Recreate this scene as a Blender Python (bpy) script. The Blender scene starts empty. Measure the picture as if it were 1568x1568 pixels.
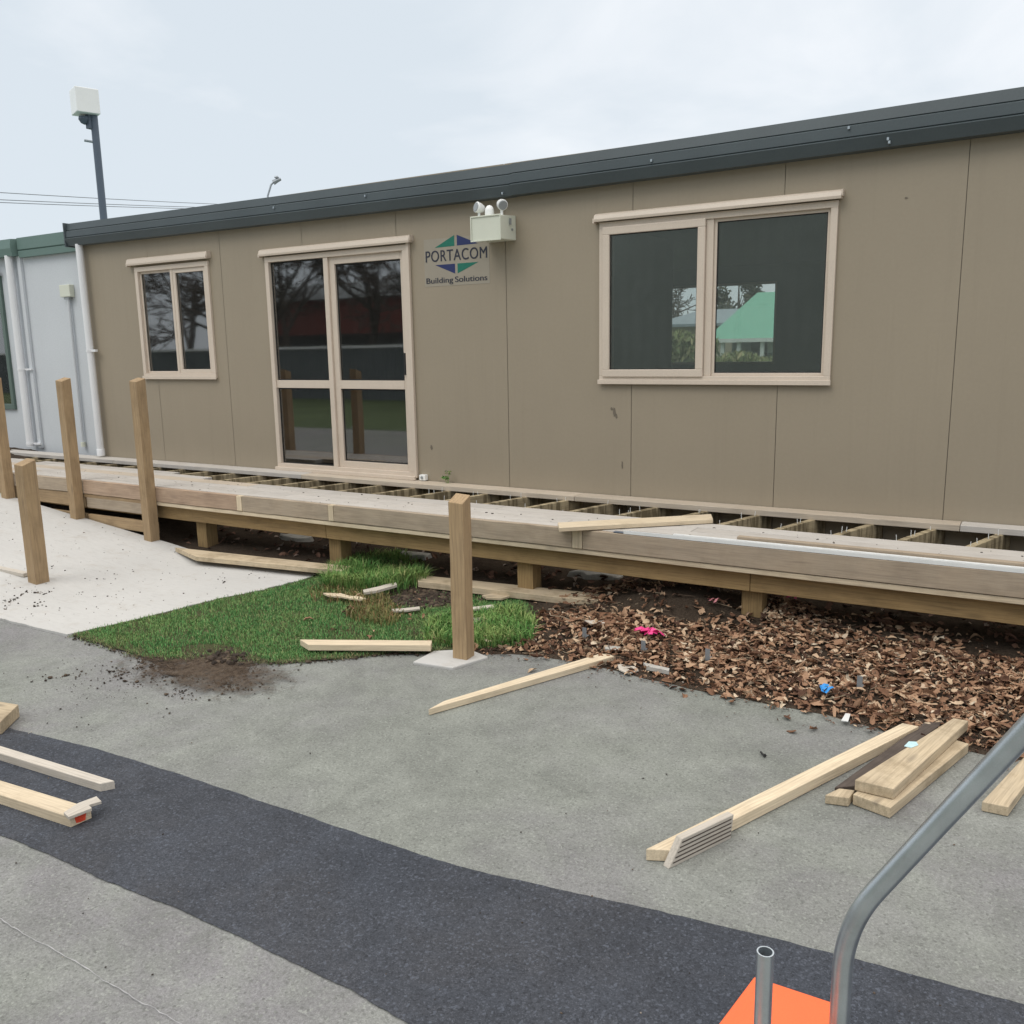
import bpy, bmesh, math, random
from math import radians, sin, cos, pi, sqrt, atan2
from mathutils import Vector, Matrix, noise

random.seed(7)
S = bpy.context.scene
COL = S.collection

# ------------------------------------------------------------------ camera
F = 1346.1; YAW, PITCH, ROLL = radians(30.957), radians(10.524), radians(-.9894); H = 1.6
_f = Vector((-sin(YAW)*cos(PITCH), cos(YAW)*cos(PITCH), -sin(PITCH)))
_r0 = Vector((cos(YAW), sin(YAW), 0)); _u0 = _r0.cross(_f)
RT = cos(ROLL)*_r0 + sin(ROLL)*_u0; UP = -sin(ROLL)*_r0 + cos(ROLL)*_u0
CAM = Vector((0, 0, H))
cd = bpy.data.cameras.new('camera'); cam = bpy.data.objects.new('camera', cd); COL.objects.link(cam)
cd.sensor_width = 36; cd.lens = F/1568*36; cd.clip_start = .05; cd.clip_end = 2000
M = Matrix.Identity(4)
for i in range(3):
    M[i][0] = RT[i]; M[i][1] = UP[i]; M[i][2] = -_f[i]; M[i][3] = CAM[i]
cam.matrix_world = M
S.camera = cam

def ray(px, py): return _f + (px-784)/F*RT - (py-784)/F*UP
def G(px, py, z=0.0):                      # a point of the photo's ground (or another level)
    d = ray(px, py); return CAM + d*((z-H)/d.z)
def Wp(px, py, y):                         # a point on a vertical plane parallel to the facade
    d = ray(px, py); return CAM + d*(y/d.y)

# ------------------------------------------------------------------ materials
def srgb(r, g, b):
    f = lambda c: (c/255/12.92 if c/255 <= .04045 else ((c/255+.055)/1.055)**2.4)
    return (f(r), f(g), f(b), 1)
class N:
    def __init__(s, name):
        s.m = bpy.data.materials.new(name); s.m.use_nodes = True
        s.t = s.m.node_tree; s.n = s.t.nodes; s.l = s.t.links
        s.b = s.n['Principled BSDF']; s.out = s.n['Material Output']
    def new(s, t, **kw):
        o = s.n.new(t)
        for k, v in kw.items(): setattr(o, k, v)
        return o
    def link(s, a, b): s.l.new(a, b)
    def coord(s, kind='Object', scale=(1, 1, 1), rand=False):
        tc = s.new('ShaderNodeTexCoord'); mp = s.new('ShaderNodeMapping'); mp.inputs['Scale'].default_value = scale
        if rand:
            oi = s.new('ShaderNodeObjectInfo'); mu = s.new('ShaderNodeMath', operation='MULTIPLY'); mu.inputs[1].default_value = 37.0
            s.link(oi.outputs['Random'], mu.inputs[0])
            ad = s.new('ShaderNodeVectorMath', operation='ADD'); s.link(tc.outputs[kind], ad.inputs[0]); s.link(mu.outputs[0], ad.inputs[1])
            s.link(ad.outputs[0], mp.inputs['Vector'])
        else:
            s.link(tc.outputs[kind], mp.inputs['Vector'])
        return mp.outputs[0]
    def noise(s, vec, scale, detail=4, rough=.55, dist=0):
        o = s.new('ShaderNodeTexNoise'); o.inputs['Scale'].default_value = scale; o.inputs['Detail'].default_value = detail
        o.inputs['Roughness'].default_value = rough; o.inputs['Distortion'].default_value = dist
        s.link(vec, o.inputs['Vector']); return o.outputs['Fac']
    def ramp(s, fac, stops):
        o = s.new('ShaderNodeValToRGB'); e = o.color_ramp.elements
        e[0].position, e[0].color = stops[0]; e[1].position, e[1].color = stops[-1]
        for p, c in stops[1:-1]:
            k = e.new(p); k.color = c
        s.link(fac, o.inputs[0]); return o.outputs[0]
    def mix(s, fac, a, b, mode='MIX'):
        o = s.new('ShaderNodeMix', data_type='RGBA', blend_type=mode)
        for v, i in ((fac, 0), (a, 6), (b, 7)):
            if hasattr(v, 'links'): s.link(v, o.inputs[i])
            else: o.inputs[i].default_value = v
        return o.outputs[2]
    def bump(s, h, strength, dist=.01):
        o = s.new('ShaderNodeBump'); o.inputs['Strength'].default_value = strength; o.inputs['Distance'].default_value = dist
        s.link(h, o.inputs['Height']); s.link(o.outputs[0], s.b.inputs['Normal']); return o
    def col(s, c):
        if hasattr(c, 'links'): s.link(c, s.b.inputs['Base Color'])
        else: s.b.inputs['Base Color'].default_value = c
    def set(s, rough=.6, metal=0, spec=.5):
        s.b.inputs['Roughness'].default_value = rough; s.b.inputs['Metallic'].default_value = metal
        s.b.inputs['Specular IOR Level'].default_value = spec
g = lambda v: (v, v, v, 1)
def sc(c, k): return (c[0]*k, c[1]*k, c[2]*k, 1)

def paint(name, c, rough=.5, var=.12, scale=3, bumps=.05, metal=0, spec=.4, dirt=None, fine=.2, streaks=0):
    n = N(name); v = n.coord('Object')
    a = n.noise(v, scale, 5); base = n.ramp(a, [(.3, sc(c, 1-var)), (.7, sc(c, 1+var))])
    f = n.noise(v, scale*40, 2)
    base = n.mix(fine, base, n.ramp(f, [(.3, sc(c, .8)), (.7, sc(c, 1.2))]))
    if dirt:
        d = n.noise(v, 7, 6, .7); base = n.mix(n.ramp(d, [(.55, g(0)), (.8, g(dirt[1]))]), base, dirt[0])
    if streaks:
        k1 = n.noise(n.coord('Object', (9, 1, .35)), 1.6, 6, .7); base = n.mix(n.ramp(k1, [(.54, g(0)), (.72, g(streaks))]), base, sc(c, .72))
        k2 = n.noise(n.coord('Object', (14, 1, .5)), 2.1, 5, .7); base = n.mix(n.ramp(k2, [(.58, g(0)), (.74, g(streaks))]), base, sc(c, 1.25))
    n.col(base); n.set(rough, metal, spec); n.bump(f, bumps, .002); return n.m

def wood(name, light, dark, grey=0, greyc=(.4, .38, .36, 1), ring=9, knots=.5, rough=.75, stain=.3, bumps=.25, streak=0):
    n = N(name); v = n.coord('Object', (1, 1, 1), rand=True)
    mp = n.new('ShaderNodeMapping'); mp.inputs['Scale'].default_value = (1.2, ring*1.6, ring*1.6); n.link(v, mp.inputs['Vector'])
    w = n.noise(mp.outputs[0], 1.6, 5, .6, 1.2)
    mp2 = n.new('ShaderNodeMapping'); mp2.inputs['Scale'].default_value = (6, 190, 190); n.link(v, mp2.inputs['Vector'])
    fine = n.noise(mp2.outputs[0], 1.0, 3, .6)
    wv = n.new('ShaderNodeTexWave', wave_type='BANDS', bands_direction='Y'); wv.inputs['Scale'].default_value = ring*2.2
    wv.inputs['Distortion'].default_value = 7; wv.inputs['Detail'].default_value = 2; wv.inputs['Detail Scale'].default_value = .6
    mp4 = n.new('ShaderNodeMapping'); mp4.inputs['Scale'].default_value = (.35, 1, 1); n.link(v, mp4.inputs['Vector']); n.link(mp4.outputs[0], wv.inputs['Vector'])
    base = n.ramp(w, [(.3, dark), (.52, light), (.75, sc(light, 1.12))])
    base = n.mix(.5, base, n.ramp(wv.outputs['Fac'], [(.0, sc(dark, .85)), (.5, light), (1, sc(light, 1.1))]))
    base = n.mix(.42, base, n.ramp(fine, [(.32, sc(dark, .68)), (.5, light), (.68, sc(light, 1.28))]))
    mp5 = n.new('ShaderNodeMapping'); mp5.inputs['Scale'].default_value = (.9, 42, 42); n.link(v, mp5.inputs['Vector'])
    sk = n.noise(mp5.outputs[0], 1.0, 4, .65); base = n.mix(n.ramp(sk, [(.52, g(0)), (.72, g(.55))]), base, sc(dark, .72))
    # knots
    mp3 = n.new('ShaderNodeMapping'); mp3.inputs['Scale'].default_value = (2.6, 9, 9); n.link(v, mp3.inputs['Vector'])
    vo = n.new('ShaderNodeTexVoronoi'); vo.inputs['Scale'].default_value = 1.0; n.link(mp3.outputs[0], vo.inputs['Vector'])
    k = n.ramp(vo.outputs['Distance'], [(.05, g(knots)), (.16, g(0))])
    base = n.mix(k, base, sc(dark, .42))
    if grey:
        a = n.noise(v, 3.5, 5, .65); base = n.mix(n.ramp(a, [(.3, g(grey)), (.75, g(grey*.35))]), base, greyc)
        base = n.mix(.22, base, n.mix(fine, sc(greyc, .55), sc(greyc, 1.25)))
    st = n.noise(v, 5, 6, .7); base = n.mix(n.ramp(st, [(.48, g(0)), (.72, g(stain))]), base, sc(dark, .45))
    if streak:
        ms = n.new('ShaderNodeMapping'); ms.inputs['Scale'].default_value = (26, 2, 3); n.link(v, ms.inputs['Vector'])
        q = n.noise(ms.outputs[0], 1.0, 3, .6); base = n.mix(n.ramp(q, [(.42, g(streak)), (.56, g(0))]), base, sc(dark, .3))
    oi = n.new('ShaderNodeObjectInfo'); base = n.mix(1.0, base, n.ramp(oi.outputs['Random'], [(0, g(.84)), (1, g(1.0))]), 'MULTIPLY')
    n.col(base); n.set(rough, 0, .25); n.bump(fine, bumps, .003); return n.m

def glass_mat(name, tint, refl=1.0, dust=.03, ior=2.2):
    n = N(name); n.n.remove(n.b)
    tr = n.new('ShaderNodeBsdfTransparent'); tr.inputs[0].default_value = tint
    gl = n.new('ShaderNodeBsdfGlossy'); gl.inputs['Roughness'].default_value = .028; gl.inputs[0].default_value = g(refl)
    fr = n.new('ShaderNodeFresnel'); fr.inputs[0].default_value = ior
    v = n.coord('Object'); wob = n.noise(v, 1.3, 1); bp = n.new('ShaderNodeBump'); bp.inputs['Strength'].default_value = .06; bp.inputs['Distance'].default_value = .01
    n.link(wob, bp.inputs['Height']); n.link(bp.outputs[0], gl.inputs['Normal'])
    mx = n.new('ShaderNodeMixShader'); n.link(fr.outputs[0], mx.inputs[0]); n.link(tr.outputs[0], mx.inputs[1]); n.link(gl.outputs[0], mx.inputs[2])
    df = n.new('ShaderNodeBsdfDiffuse'); df.inputs[0].default_value = (.5, .52, .5, 1)
    d = n.noise(v, 9, 6, .7); dm = n.new('ShaderNodeMath', operation='MULTIPLY'); dm.inputs[1].default_value = dust*1.6; n.link(d, dm.inputs[0])
    m2 = n.new('ShaderNodeMixShader'); n.link(dm.outputs[0], m2.inputs[0]); n.link(mx.outputs[0], m2.inputs[1]); n.link(df.outputs[0], m2.inputs[2])
    n.link(m2.outputs[0], n.out.inputs[0]); return n.m

def asphalt(name, c, agg_light, agg_dark, patch=.15, warm=None, con=1.0, spots=(.93, .98)):
    n = N(name); v = n.coord('Object')
    big = n.noise(v, .7, 5, .6); mid = n.noise(v, 5, 5, .65)
    base = n.ramp(big, [(.3, sc(c, 1-patch)), (.7, sc(c, 1+patch))])
    if warm: base = n.mix(n.ramp(n.noise(v, .55, 5, .6), [(.42, g(0)), (.60, g(.9))]), base, warm)
    blot = n.noise(v, 1.7, 6, .7, .6); base = n.mix(n.ramp(blot, [(.40, g(.6)), (.54, g(0))]), base, sc(c, 1.2)); base = n.mix(n.ramp(n.noise(v, 3.1, 7, .75, .8), [(.48, g(0)), (.66, g(.5))]), base, sc(c, .70))
    base = n.mix(.5, base, n.ramp(mid, [(.3, g(.78)), (.7, g(1.22))]), 'MULTIPLY')
    vo = n.new('ShaderNodeTexVoronoi'); vo.inputs['Scale'].default_value = 330; n.link(v, vo.inputs['Vector'])
    sepc = n.new('ShaderNodeSeparateColor'); n.link(vo.outputs['Color'], sepc.inputs[0])
    base = n.mix(.5, base, n.ramp(sepc.outputs[0], [(.0, g(agg_dark)), (.35, g(.92)), (.8, g(1.06)), (1, g(agg_light))]), 'MULTIPLY')
    fn = n.noise(v, 95, 4, .7); base = n.mix(.5, base, n.ramp(fn, [(.34, g(1-.42*con)), (.5, g(1.0)), (.68, g(1+.45*con))]), 'MULTIPLY')
    vo2 = n.new('ShaderNodeTexVoronoi'); vo2.inputs['Scale'].default_value = 150; n.link(v, vo2.inputs['Vector'])
    s2 = n.new('ShaderNodeSeparateColor'); n.link(vo2.outputs['Color'], s2.inputs[0])
    base = n.mix(n.ramp(s2.outputs[1], [(spots[0], g(0)), (spots[1], g(.5))]), base, sc(c, agg_light*1.1))
    base = n.mix(n.ramp(s2.outputs[2], [(.92, g(0)), (.98, g(.5))]), base, sc(c, agg_dark*.8))
    st = n.noise(v, 2.2, 7, .72); base = n.mix(n.ramp(st, [(.6, g(0)), (.78, g(.35))]), base, sc(c, .6))
    n.col(base); n.set(.85, 0, .3); n.bump(fn, .35, .004); return n.m

MT = {}
MT['asphalt'] = asphalt('aged asphalt', (.212, .224, .204, 1), 1.4, .6, .12, (.212, .207, .216, 1), .8)
MT['strip'] = asphalt('new asphalt', (.045, .051, .064, 1), 2.3, .45, .28, (.058, .060, .068, 1), 1.25, (.89, .97))
MT['chalk'] = paint('worn chalk', (.36, .36, .37, 1), .9, .3, 30)
def conc():
    n = N('fresh concrete'); v = n.coord('Object'); c = (.515, .51, .495, 1)
    base = n.ramp(n.noise(v, 1.3, 6, .6), [(.3, sc(c, .93)), (.7, sc(c, 1.05))])
    mpv = n.coord('Object', (1, 6, 1)); base = n.mix(.3, base, n.ramp(n.noise(mpv, 9, 4), [(.3, sc(c, .86)), (.7, sc(c, 1.06))]))
    base = n.mix(n.ramp(n.noise(v, 6, 7, .75), [(.55, g(0)), (.72, g(.40))]), base, (.36, .31, .25, 1))
    base = n.mix(n.ramp(n.noise(n.coord('Object', (3.5, 16, 1)), 2.2, 6, .75), [(.56, g(0)), (.66, g(.45))]), base, (.36, .355, .345, 1))
    base = n.mix(n.ramp(n.noise(v, 38, 3, .6), [(.68, g(0)), (.76, g(.5))]), base, (.25, .22, .18, 1))
    f = n.noise(v, 120, 3); n.col(base); n.set(.85, 0, .3); n.bump(f, .3, .003); return n.m
MT['concrete'] = conc()
MT['oldconcrete'] = paint('rough old concrete', (.42, .41, .38, 1), .9, .25, 9, .6, dirt=((.1, .07, .05, 1), .7))
def soilm(name, c, c2):
    n = N(name); v = n.coord('Object'); a = n.noise(v, 14, 8, .75); b = n.noise(v, 90, 4, .7)
    base = n.ramp(a, [(.3, c), (.7, c2)]); base = n.mix(.4, base, n.ramp(b, [(.35, sc(c, .5)), (.7, sc(c2, 1.3))]))
    n.col(base); n.set(.95, 0, .15); n.bump(b, .9, .02); return n.m
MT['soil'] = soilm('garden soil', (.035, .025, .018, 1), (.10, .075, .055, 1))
MT['dirt'] = soilm('dug brown dirt', (.045, .031, .022, 1), (.105, .074, .052, 1))
def smear():
    n = N('thin soil smear'); v = n.coord('Object'); c1, c2 = (.05, .035, .026, 1), (.15, .115, .085, 1)
    a = n.noise(v, 30, 7, .75); n.col(n.ramp(a, [(.3, c1), (.7, c2)])); n.set(.95, 0, .1)
    tc = n.new('ShaderNodeTexCoord'); vm = n.new('ShaderNodeVectorMath', operation='SUBTRACT'); n.link(tc.outputs['Object'], vm.inputs[0]); q = G(318, 1030); vm.inputs[1].default_value = (q.x, q.y, 0.013)
    vs_ = n.new('ShaderNodeVectorMath', operation='MULTIPLY'); n.link(vm.outputs[0], vs_.inputs[0]); vs_.inputs[1].default_value = (1.7, 3.6, 0)
    ln = n.new('ShaderNodeVectorMath', operation='LENGTH'); n.link(vs_.outputs[0], ln.inputs[0])
    b = n.noise(v, 11, 9, .78, .5); m1 = n.new('ShaderNodeMath', operation='MULTIPLY_ADD'); n.link(ln.outputs['Value'], m1.inputs[0]); m1.inputs[1].default_value = -.30; n.link(b, m1.inputs[2])
    al = n.ramp(m1.outputs[0], [(.20, g(0)), (.42, g(.8))]); n.link(al, n.b.inputs['Alpha']); n.bump(a, .8, .01); return n.m
MT['smear'] = smear()
MT['lawnbase'] = soilm('turf thatch', (.055, .065, .03, 1), (.13, .13, .065, 1))
def island(name, stops, rough=.8, trans=0, patch=None):
    n = N(name); ge = n.new('ShaderNodeNewGeometry'); base = n.ramp(ge.outputs['Random Per Island'], stops)
    v = n.coord('Object'); base = n.mix(.35, base, n.mix(n.noise(v, 160, 3), g(.02), n.ramp(ge.outputs['Random Per Island'], stops)))
    if patch: base = n.mix(n.ramp(n.noise(v, patch[0], 5, .65), [(.45, g(0)), (.62, g(patch[1]))]), base, patch[2], patch[3])
    n.col(base); n.set(rough, 0, .25)
    if trans: n.b.inputs['Subsurface Weight'].default_value = 0
    return n.m
MT['leaf'] = island('dry brown leaves', [(0, (.06, .028, .018, 1)), (.13, (.14, .070, .042, 1)), (.32, (.27, .145, .085, 1)), (.55, (.40, .235, .145, 1)), (.76, (.53, .345, .22, 1)), (.9, (.66, .49, .33, 1)), (1, (.76, .65, .50, 1))], patch=(3.2, .5, (.55, .47, .43, 1), 'MULTIPLY'))
MT['leafdark'] = island('dark brown leaves', [(0, (.05, .025, .016, 1)), (.5, (.13, .07, .045, 1)), (.85, (.24, .13, .09, 1)), (1, (.42, .36, .31, 1))])
MT['twig'] = island('twigs', [(0, (.05, .035, .025, 1)), (.6, (.17, .12, .08, 1)), (1, (.36, .29, .2, 1))])
MT['grass'] = island('lawn grass', [(0, (.075, .20, .066, 1)), (.4, (.115, .315, .096, 1)), (.75, (.175, .40, .125, 1)), (.9, (.33, .43, .16, 1)), (1, (.46, .42, .22, 1))], patch=(2.6, .30, (.30, .36, .13, 1), 'MIX'))
MT['edgegrass'] = island('edge grass', [(0, (.06, .12, .04, 1)), (.45, (.13, .24, .08, 1)), (.7, (.26, .27, .12, 1)), (1, (.42, .36, .2, 1))])
MT['tuft'] = island('tall grass', [(0, (.08, .21, .055, 1)), (.5, (.135, .33, .075, 1)), (.85, (.25, .42, .12, 1)), (1, (.42, .40, .19, 1))], patch=(5, .4, (.38, .40, .14, 1), 'MIX'))
MT['drytuft'] = island('dying grass', [(0, (.13, .17, .05, 1)), (.5, (.26, .24, .09, 1)), (.8, (.3, .16, .08, 1)), (1, (.33, .3, .16, 1))])
MT['pebble'] = island('small stones and crumbs', [(0, (.02, .017, .014, 1)), (.6, (.07, .055, .045, 1)), (.9, (.16, .12, .09, 1)), (1, (.4, .37, .33, 1))])
MT['clod'] = island('soil clods', [(0, (.025, .017, .012, 1)), (.6, (.06, .042, .03, 1)), (1, (.13, .095, .065, 1))])
MT['evergreen'] = island('evergreen leaves', [(0, (.012, .026, .014, 1)), (.6, (.028, .05, .022, 1)), (1, (.07, .085, .035, 1))])
MT['olive'] = island('olive green leaves', [(0, (.03, .035, .02, 1)), (.6, (.07, .075, .045, 1)), (1, (.15, .14, .09, 1))])
MT['hedge'] = island('long grass and shrub leaves', [(0, (.13, .17, .07, 1)), (.6, (.26, .31, .13, 1)), (1, (.46, .42, .24, 1))])
MT['bark'] = paint('bark', (.085, .07, .06, 1), .9, .3, 12, .6)

MT['wall'] = paint('taupe wall panel', (.326, .276, .207, 1), .55, .03, 1.2, .02, dirt=((.27, .23, .18, 1), .2), fine=.08, streaks=.16)
MT['joint'] = paint('joint shadow gap', (.17, .145, .112, 1), .8)
MT['fascia'] = paint('dark slate steel', (.070, .088, .096, 1), .45, .10, 2, .02, spec=.45)
MT['greenfascia'] = paint('sage green steel', (.14, .215, .195, 1), .5, .08, 2)
MT['frame'] = paint('cream aluminium', (.63, .54, .45, 1), .42, .05, 3, .02, spec=.5)
MT['greenframe'] = paint('dark green aluminium', (.10, .145, .125, 1), .4, .08, 3)
MT['seal'] = paint('black rubber seal', (.02, .02, .02, 1), .6)
MT['white'] = paint('white wall board', (.58, .61, .64, 1), .55, .03, 1.5, .03, dirt=((.4, .41, .41, 1), .15))
MT['pvc'] = paint('white plastic pipe', (.77, .78, .80, 1), .35, .03, 4, .02)
MT['plastic'] = paint('ivory plastic', (.66, .68, .58, 1), .4, .03, 5, .02)
MT['whitepl'] = paint('bright white plastic', (.86, .87, .86, 1), .3, .03, 5, .02)
MT['lens'] = paint('grey lens', (.3, .32, .33, 1), .15, .1, 20)
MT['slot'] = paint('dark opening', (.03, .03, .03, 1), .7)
MT['signpatch'] = paint('faded sticker film', (.335, .298, .240, 1), .5, .05, 6)
MT['signgreen'] = paint('emblem green', (.018, .165, .115, 1), .45, .06, 20)
MT['signblue'] = paint('emblem navy', (.028, .038, .125, 1), .45, .06, 20)
MT['signtext'] = paint('dark lettering', (.03, .033, .05, 1), .5, .1, 20)
MT['interior'] = paint('interior lining', (.34, .37, .36, 1), .7, .05, 1)
MT['carpet'] = paint('grey carpet', (.10, .105, .11, 1), .95, .1, 5)
MT['glass'] = glass_mat('window glass', (.78, .80, .79, 1), .97, .02, 2.75)
MT['glass2'] = glass_mat('tinted window glass', (.93, .96, .945, 1), .95, .03)
MT['glassback'] = glass_mat('rear window glass', (.93, .95, .94, 1), .6, .0)
MT['galv'] = paint('galvanised steel', (.56, .61, .65, 1), .32, .2, 11, .10, metal=.9, dirt=((.24, .22, .22, 1), .55))
MT['galvdull'] = paint('dull grey steel', (.30, .33, .36, 1), .45, .12, 9, .03, metal=.4)
MT['alu'] = paint('pale aluminium', (.80, .82, .82, 1), .35, .06, 8, .02, metal=.15)
MT['orange'] = paint('orange painted board', (.92, .155, .05, 1), .5, .07, 6, .08, dirt=((.35, .12, .07, 1), .5), streaks=.2)
MT['sprayorange'] = paint('orange spray paint', (.75, .08, .035, 1), .7, .25, 60)
MT['pink'] = paint('pink plastic tape', (.80, .06, .26, 1), .4, .2, 30)
MT['palepink'] = paint('faded pink plastic', (.72, .30, .33, 1), .4, .2, 30)
MT['blue'] = paint('blue plastic', (.03, .27, .68, 1), .4, .2, 30)
MT['label'] = paint('pale blue paper label', (.50, .72, .78, 1), .6, .15, 40)
MT['rubber'] = paint('black rubber', (.025, .025, .025, 1), .7)
MT['red'] = paint('dull red cladding', (.22, .055, .045, 1), .6, .1, 1)
MT['darkcorr'] = paint('grey corrugated steel', (.13, .15, .16, 1), .5, .1, 1)
MT['palecorr'] = paint('grey green corrugated steel', (.30, .335, .32, 1), .5, .08, .5)
MT['greenroof'] = paint('mint green steel roof', (.155, .40, .295, 1), .5, .06, 1)
MT['greyroof'] = paint('grey steel roof', (.24, .29, .33, 1), .5, .08, 1)
MT['housewall'] = paint('beige house wall', (.36, .32, .24, 1), .8, .08, 1)
MT['greywall'] = paint('grey house wall', (.20, .235, .24, 1), .8, .08, 1)
MT['housewhite'] = paint('white house trim', (.62, .66, .64, 1), .6, .05, 3)
MT['wire'] = paint('power cable', (.17, .19, .21, 1), .7)
MT['poledark'] = paint('slate painted pole', (.10, .125, .165, 1), .5, .08, 5)
MT['lawnfar'] = paint('distant lawn', (.075, .11, .04, 1), .95, .2, .6)

MT['deck'] = wood('weathered decking', (.50, .455, .40, 1), (.36, .31, .255, 1), .85, (.56, .535, .505, 1), 7, .25, .8, .16)
MT['decknew'] = wood('newer decking', (.58, .47, .34, 1), (.42, .32, .215, 1), .45, (.55, .51, .46, 1), 7, .3, .8, .12)
MT['edge'] = wood('grey brown edge board', (.46, .352, .245, 1), (.29, .21, .14, 1), .5, (.425, .37, .30, 1), 8, .35, .8, .22)
MT['edgewarm'] = wood('warm brown edge board', (.50, .345, .23, 1), (.34, .22, .14, 1), .3, (.42, .34, .28, 1), 8, .4, .8, .2)
MT['bearer'] = wood('treated bearer', (.36, .235, .10, 1), (.22, .135, .055, 1), .12, (.28, .22, .14, 1), 8, .5, .8, .3)
MT['post'] = wood('treated pine post', (.43, .29, .150, 1), (.27, .17, .082, 1), .16, (.38, .31, .23, 1), 7, .5, .75, .28)
MT['joist'] = wood('rough sawn joist', (.48, .385, .225, 1), (.33, .25, .135, 1), .2, (.4, .36, .29, 1), 9, .2, .85, .2, streak=.75)
MT['pine'] = wood('fresh pine', (.74, .60, .40, 1), (.60, .45, .27, 1), .2, (.7, .64, .55, 1), 9, .7, .7, .26)
MT['pinegrey'] = wood('pale grey pine', (.58, .51, .42, 1), (.43, .36, .275, 1), .55, (.57, .545, .505, 1), 9, .3, .75, .15)
MT['oldplank'] = wood('aged plank', (.62, .49, .31, 1), (.40, .29, .165, 1), .35, (.52, .46, .375, 1), 6, .8, .8, .6)
MT['darkplank'] = wood('rotten dark plank', (.11, .085, .07, 1), (.06, .045, .035, 1), .4, (.14, .12, .11, 1), 8, .3, .9, .4)

# ------------------------------------------------------------------ object helpers
WL = {}
def link(o, Mw, parent):
    COL.objects.link(o)
    if parent is not None:
        o.parent = parent; o.matrix_basis = WL[parent.name].inverted() @ Mw
    else: o.matrix_basis = Mw
    WL[o.name] = Mw.copy()
def tag(o, label, cat, group=None):
    o['label'] = label; o['category'] = cat
    if group: o['group'] = group
    return o
def thing(name, label, cat, loc, group=None):
    o = bpy.data.objects.new(name, None); o.empty_display_size = .2
    link(o, Matrix.Translation(Vector(loc)), None); return tag(o, label, cat, group)
def kind(o, k): o['kind'] = k; return o
class MB:
    def __init__(s): s.v = []; s.f = []; s.sm = False
    def add(s, vs, fs):
        b = len(s.v); s.v += [tuple(x) for x in vs]; s.f += [tuple(b+i for i in q) for q in fs]; return s
    def box(s, x0, x1, y0, y1, z0, z1):
        return s.add([(x0,y0,z0),(x1,y0,z0),(x1,y1,z0),(x0,y1,z0),(x0,y0,z1),(x1,y0,z1),(x1,y1,z1),(x0,y1,z1)],
                     [(0,3,2,1),(4,5,6,7),(0,1,5,4),(1,2,6,5),(2,3,7,6),(3,0,4,7)])
    def hexa(s, bot, top):
        return s.add(list(bot)+list(top), [(3,2,1,0),(4,5,6,7),(0,1,5,4),(1,2,6,5),(2,3,7,6),(3,0,4,7)])
    def prism(s, pts, off):
        n = len(pts); pts = [Vector(p) for p in pts]; off = Vector(off)
        return s.add(pts+[p+off for p in pts], [tuple(range(n-1, -1, -1)), tuple(range(n, 2*n))] + [(i, (i+1) % n, n+(i+1) % n, n+i) for i in range(n)])
    def tube(s, path, r, n=12, caps=True, r1=None):
        path = [Vector(p) for p in path]; m = len(path); rings = []
        ref = None
        for i, p in enumerate(path):
            t = (path[min(i+1, m-1)]-path[max(i-1, 0)]).normalized()
            if ref is None:
                ref = Vector((0, 0, 1)) if abs(t.z) < .9 else Vector((1, 0, 0))
            a = (ref - t*ref.dot(t)).normalized(); b = t.cross(a); ref = a
            rr = r if r1 is None else r + (r1-r)*i/(m-1)
            rings.append([p + (a*cos(2*pi*k/n) + b*sin(2*pi*k/n))*rr for k in range(n)])
        vs = [v for q in rings for v in q]; fs = []
        for i in range(m-1):
            for k in range(n): fs.append((i*n+k, i*n+(k+1) % n, (i+1)*n+(k+1) % n, (i+1)*n+k))
        if caps: fs += [tuple(range(n-1, -1, -1)), tuple((m-1)*n+k for k in range(n))]
        return s.add(vs, fs)
    def lathe(s, prof, c, axis=(0, 0, 1), n=20):
        ax = Vector(axis).normalized(); ref = Vector((1, 0, 0)) if abs(ax.x) < .9 else Vector((0, 1, 0))
        a = (ref-ax*ref.dot(ax)).normalized(); b = ax.cross(a); c = Vector(c); vs = []; fs = []
        for r, h in prof: vs += [c + ax*h + (a*cos(2*pi*k/n)+b*sin(2*pi*k/n))*r for k in range(n)]
        for i in range(len(prof)-1):
            for k in range(n): fs.append((i*n+k, i*n+(k+1) % n, (i+1)*n+(k+1) % n, (i+1)*n+k))
        fs += [tuple(range(n-1, -1, -1)), tuple((len(prof)-1)*n+k for k in range(n))]
        return s.add(vs, fs)
    def build(s, name, mat, parent=None, org=None, bevel=0, smooth=False, M=None, mat2=None, idx=None):
        me = bpy.data.meshes.new(name)
        if M is None:
            if org is None:
                xs = [v[0] for v in s.v]; ys = [v[1] for v in s.v]; zs = [v[2] for v in s.v]
                org = ((min(xs)+max(xs))/2, (min(ys)+max(ys))/2, min(zs))
            M = Matrix.Translation(Vector(org))
        Mi = M.inverted()
        me.from_pydata([Mi @ Vector(v) for v in s.v], [], s.f); me.update()
        o = bpy.data.objects.new(name, me); me.materials.append(mat)
        if mat2: me.materials.append(mat2); me.polygons.foreach_set('material_index', idx)
        if smooth:
            me.polygons.foreach_set('use_smooth', [True]*len(me.polygons))
            try: me.set_sharp_from_angle(angle=radians(40))
            except Exception: pass
        if bevel:
            b = o.modifiers.new('bevel', 'BEVEL'); b.width = bevel; b.segments = 2; b.limit_method = 'ANGLE'; b.angle_limit = radians(40)
        link(o, M, parent); return o

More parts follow.
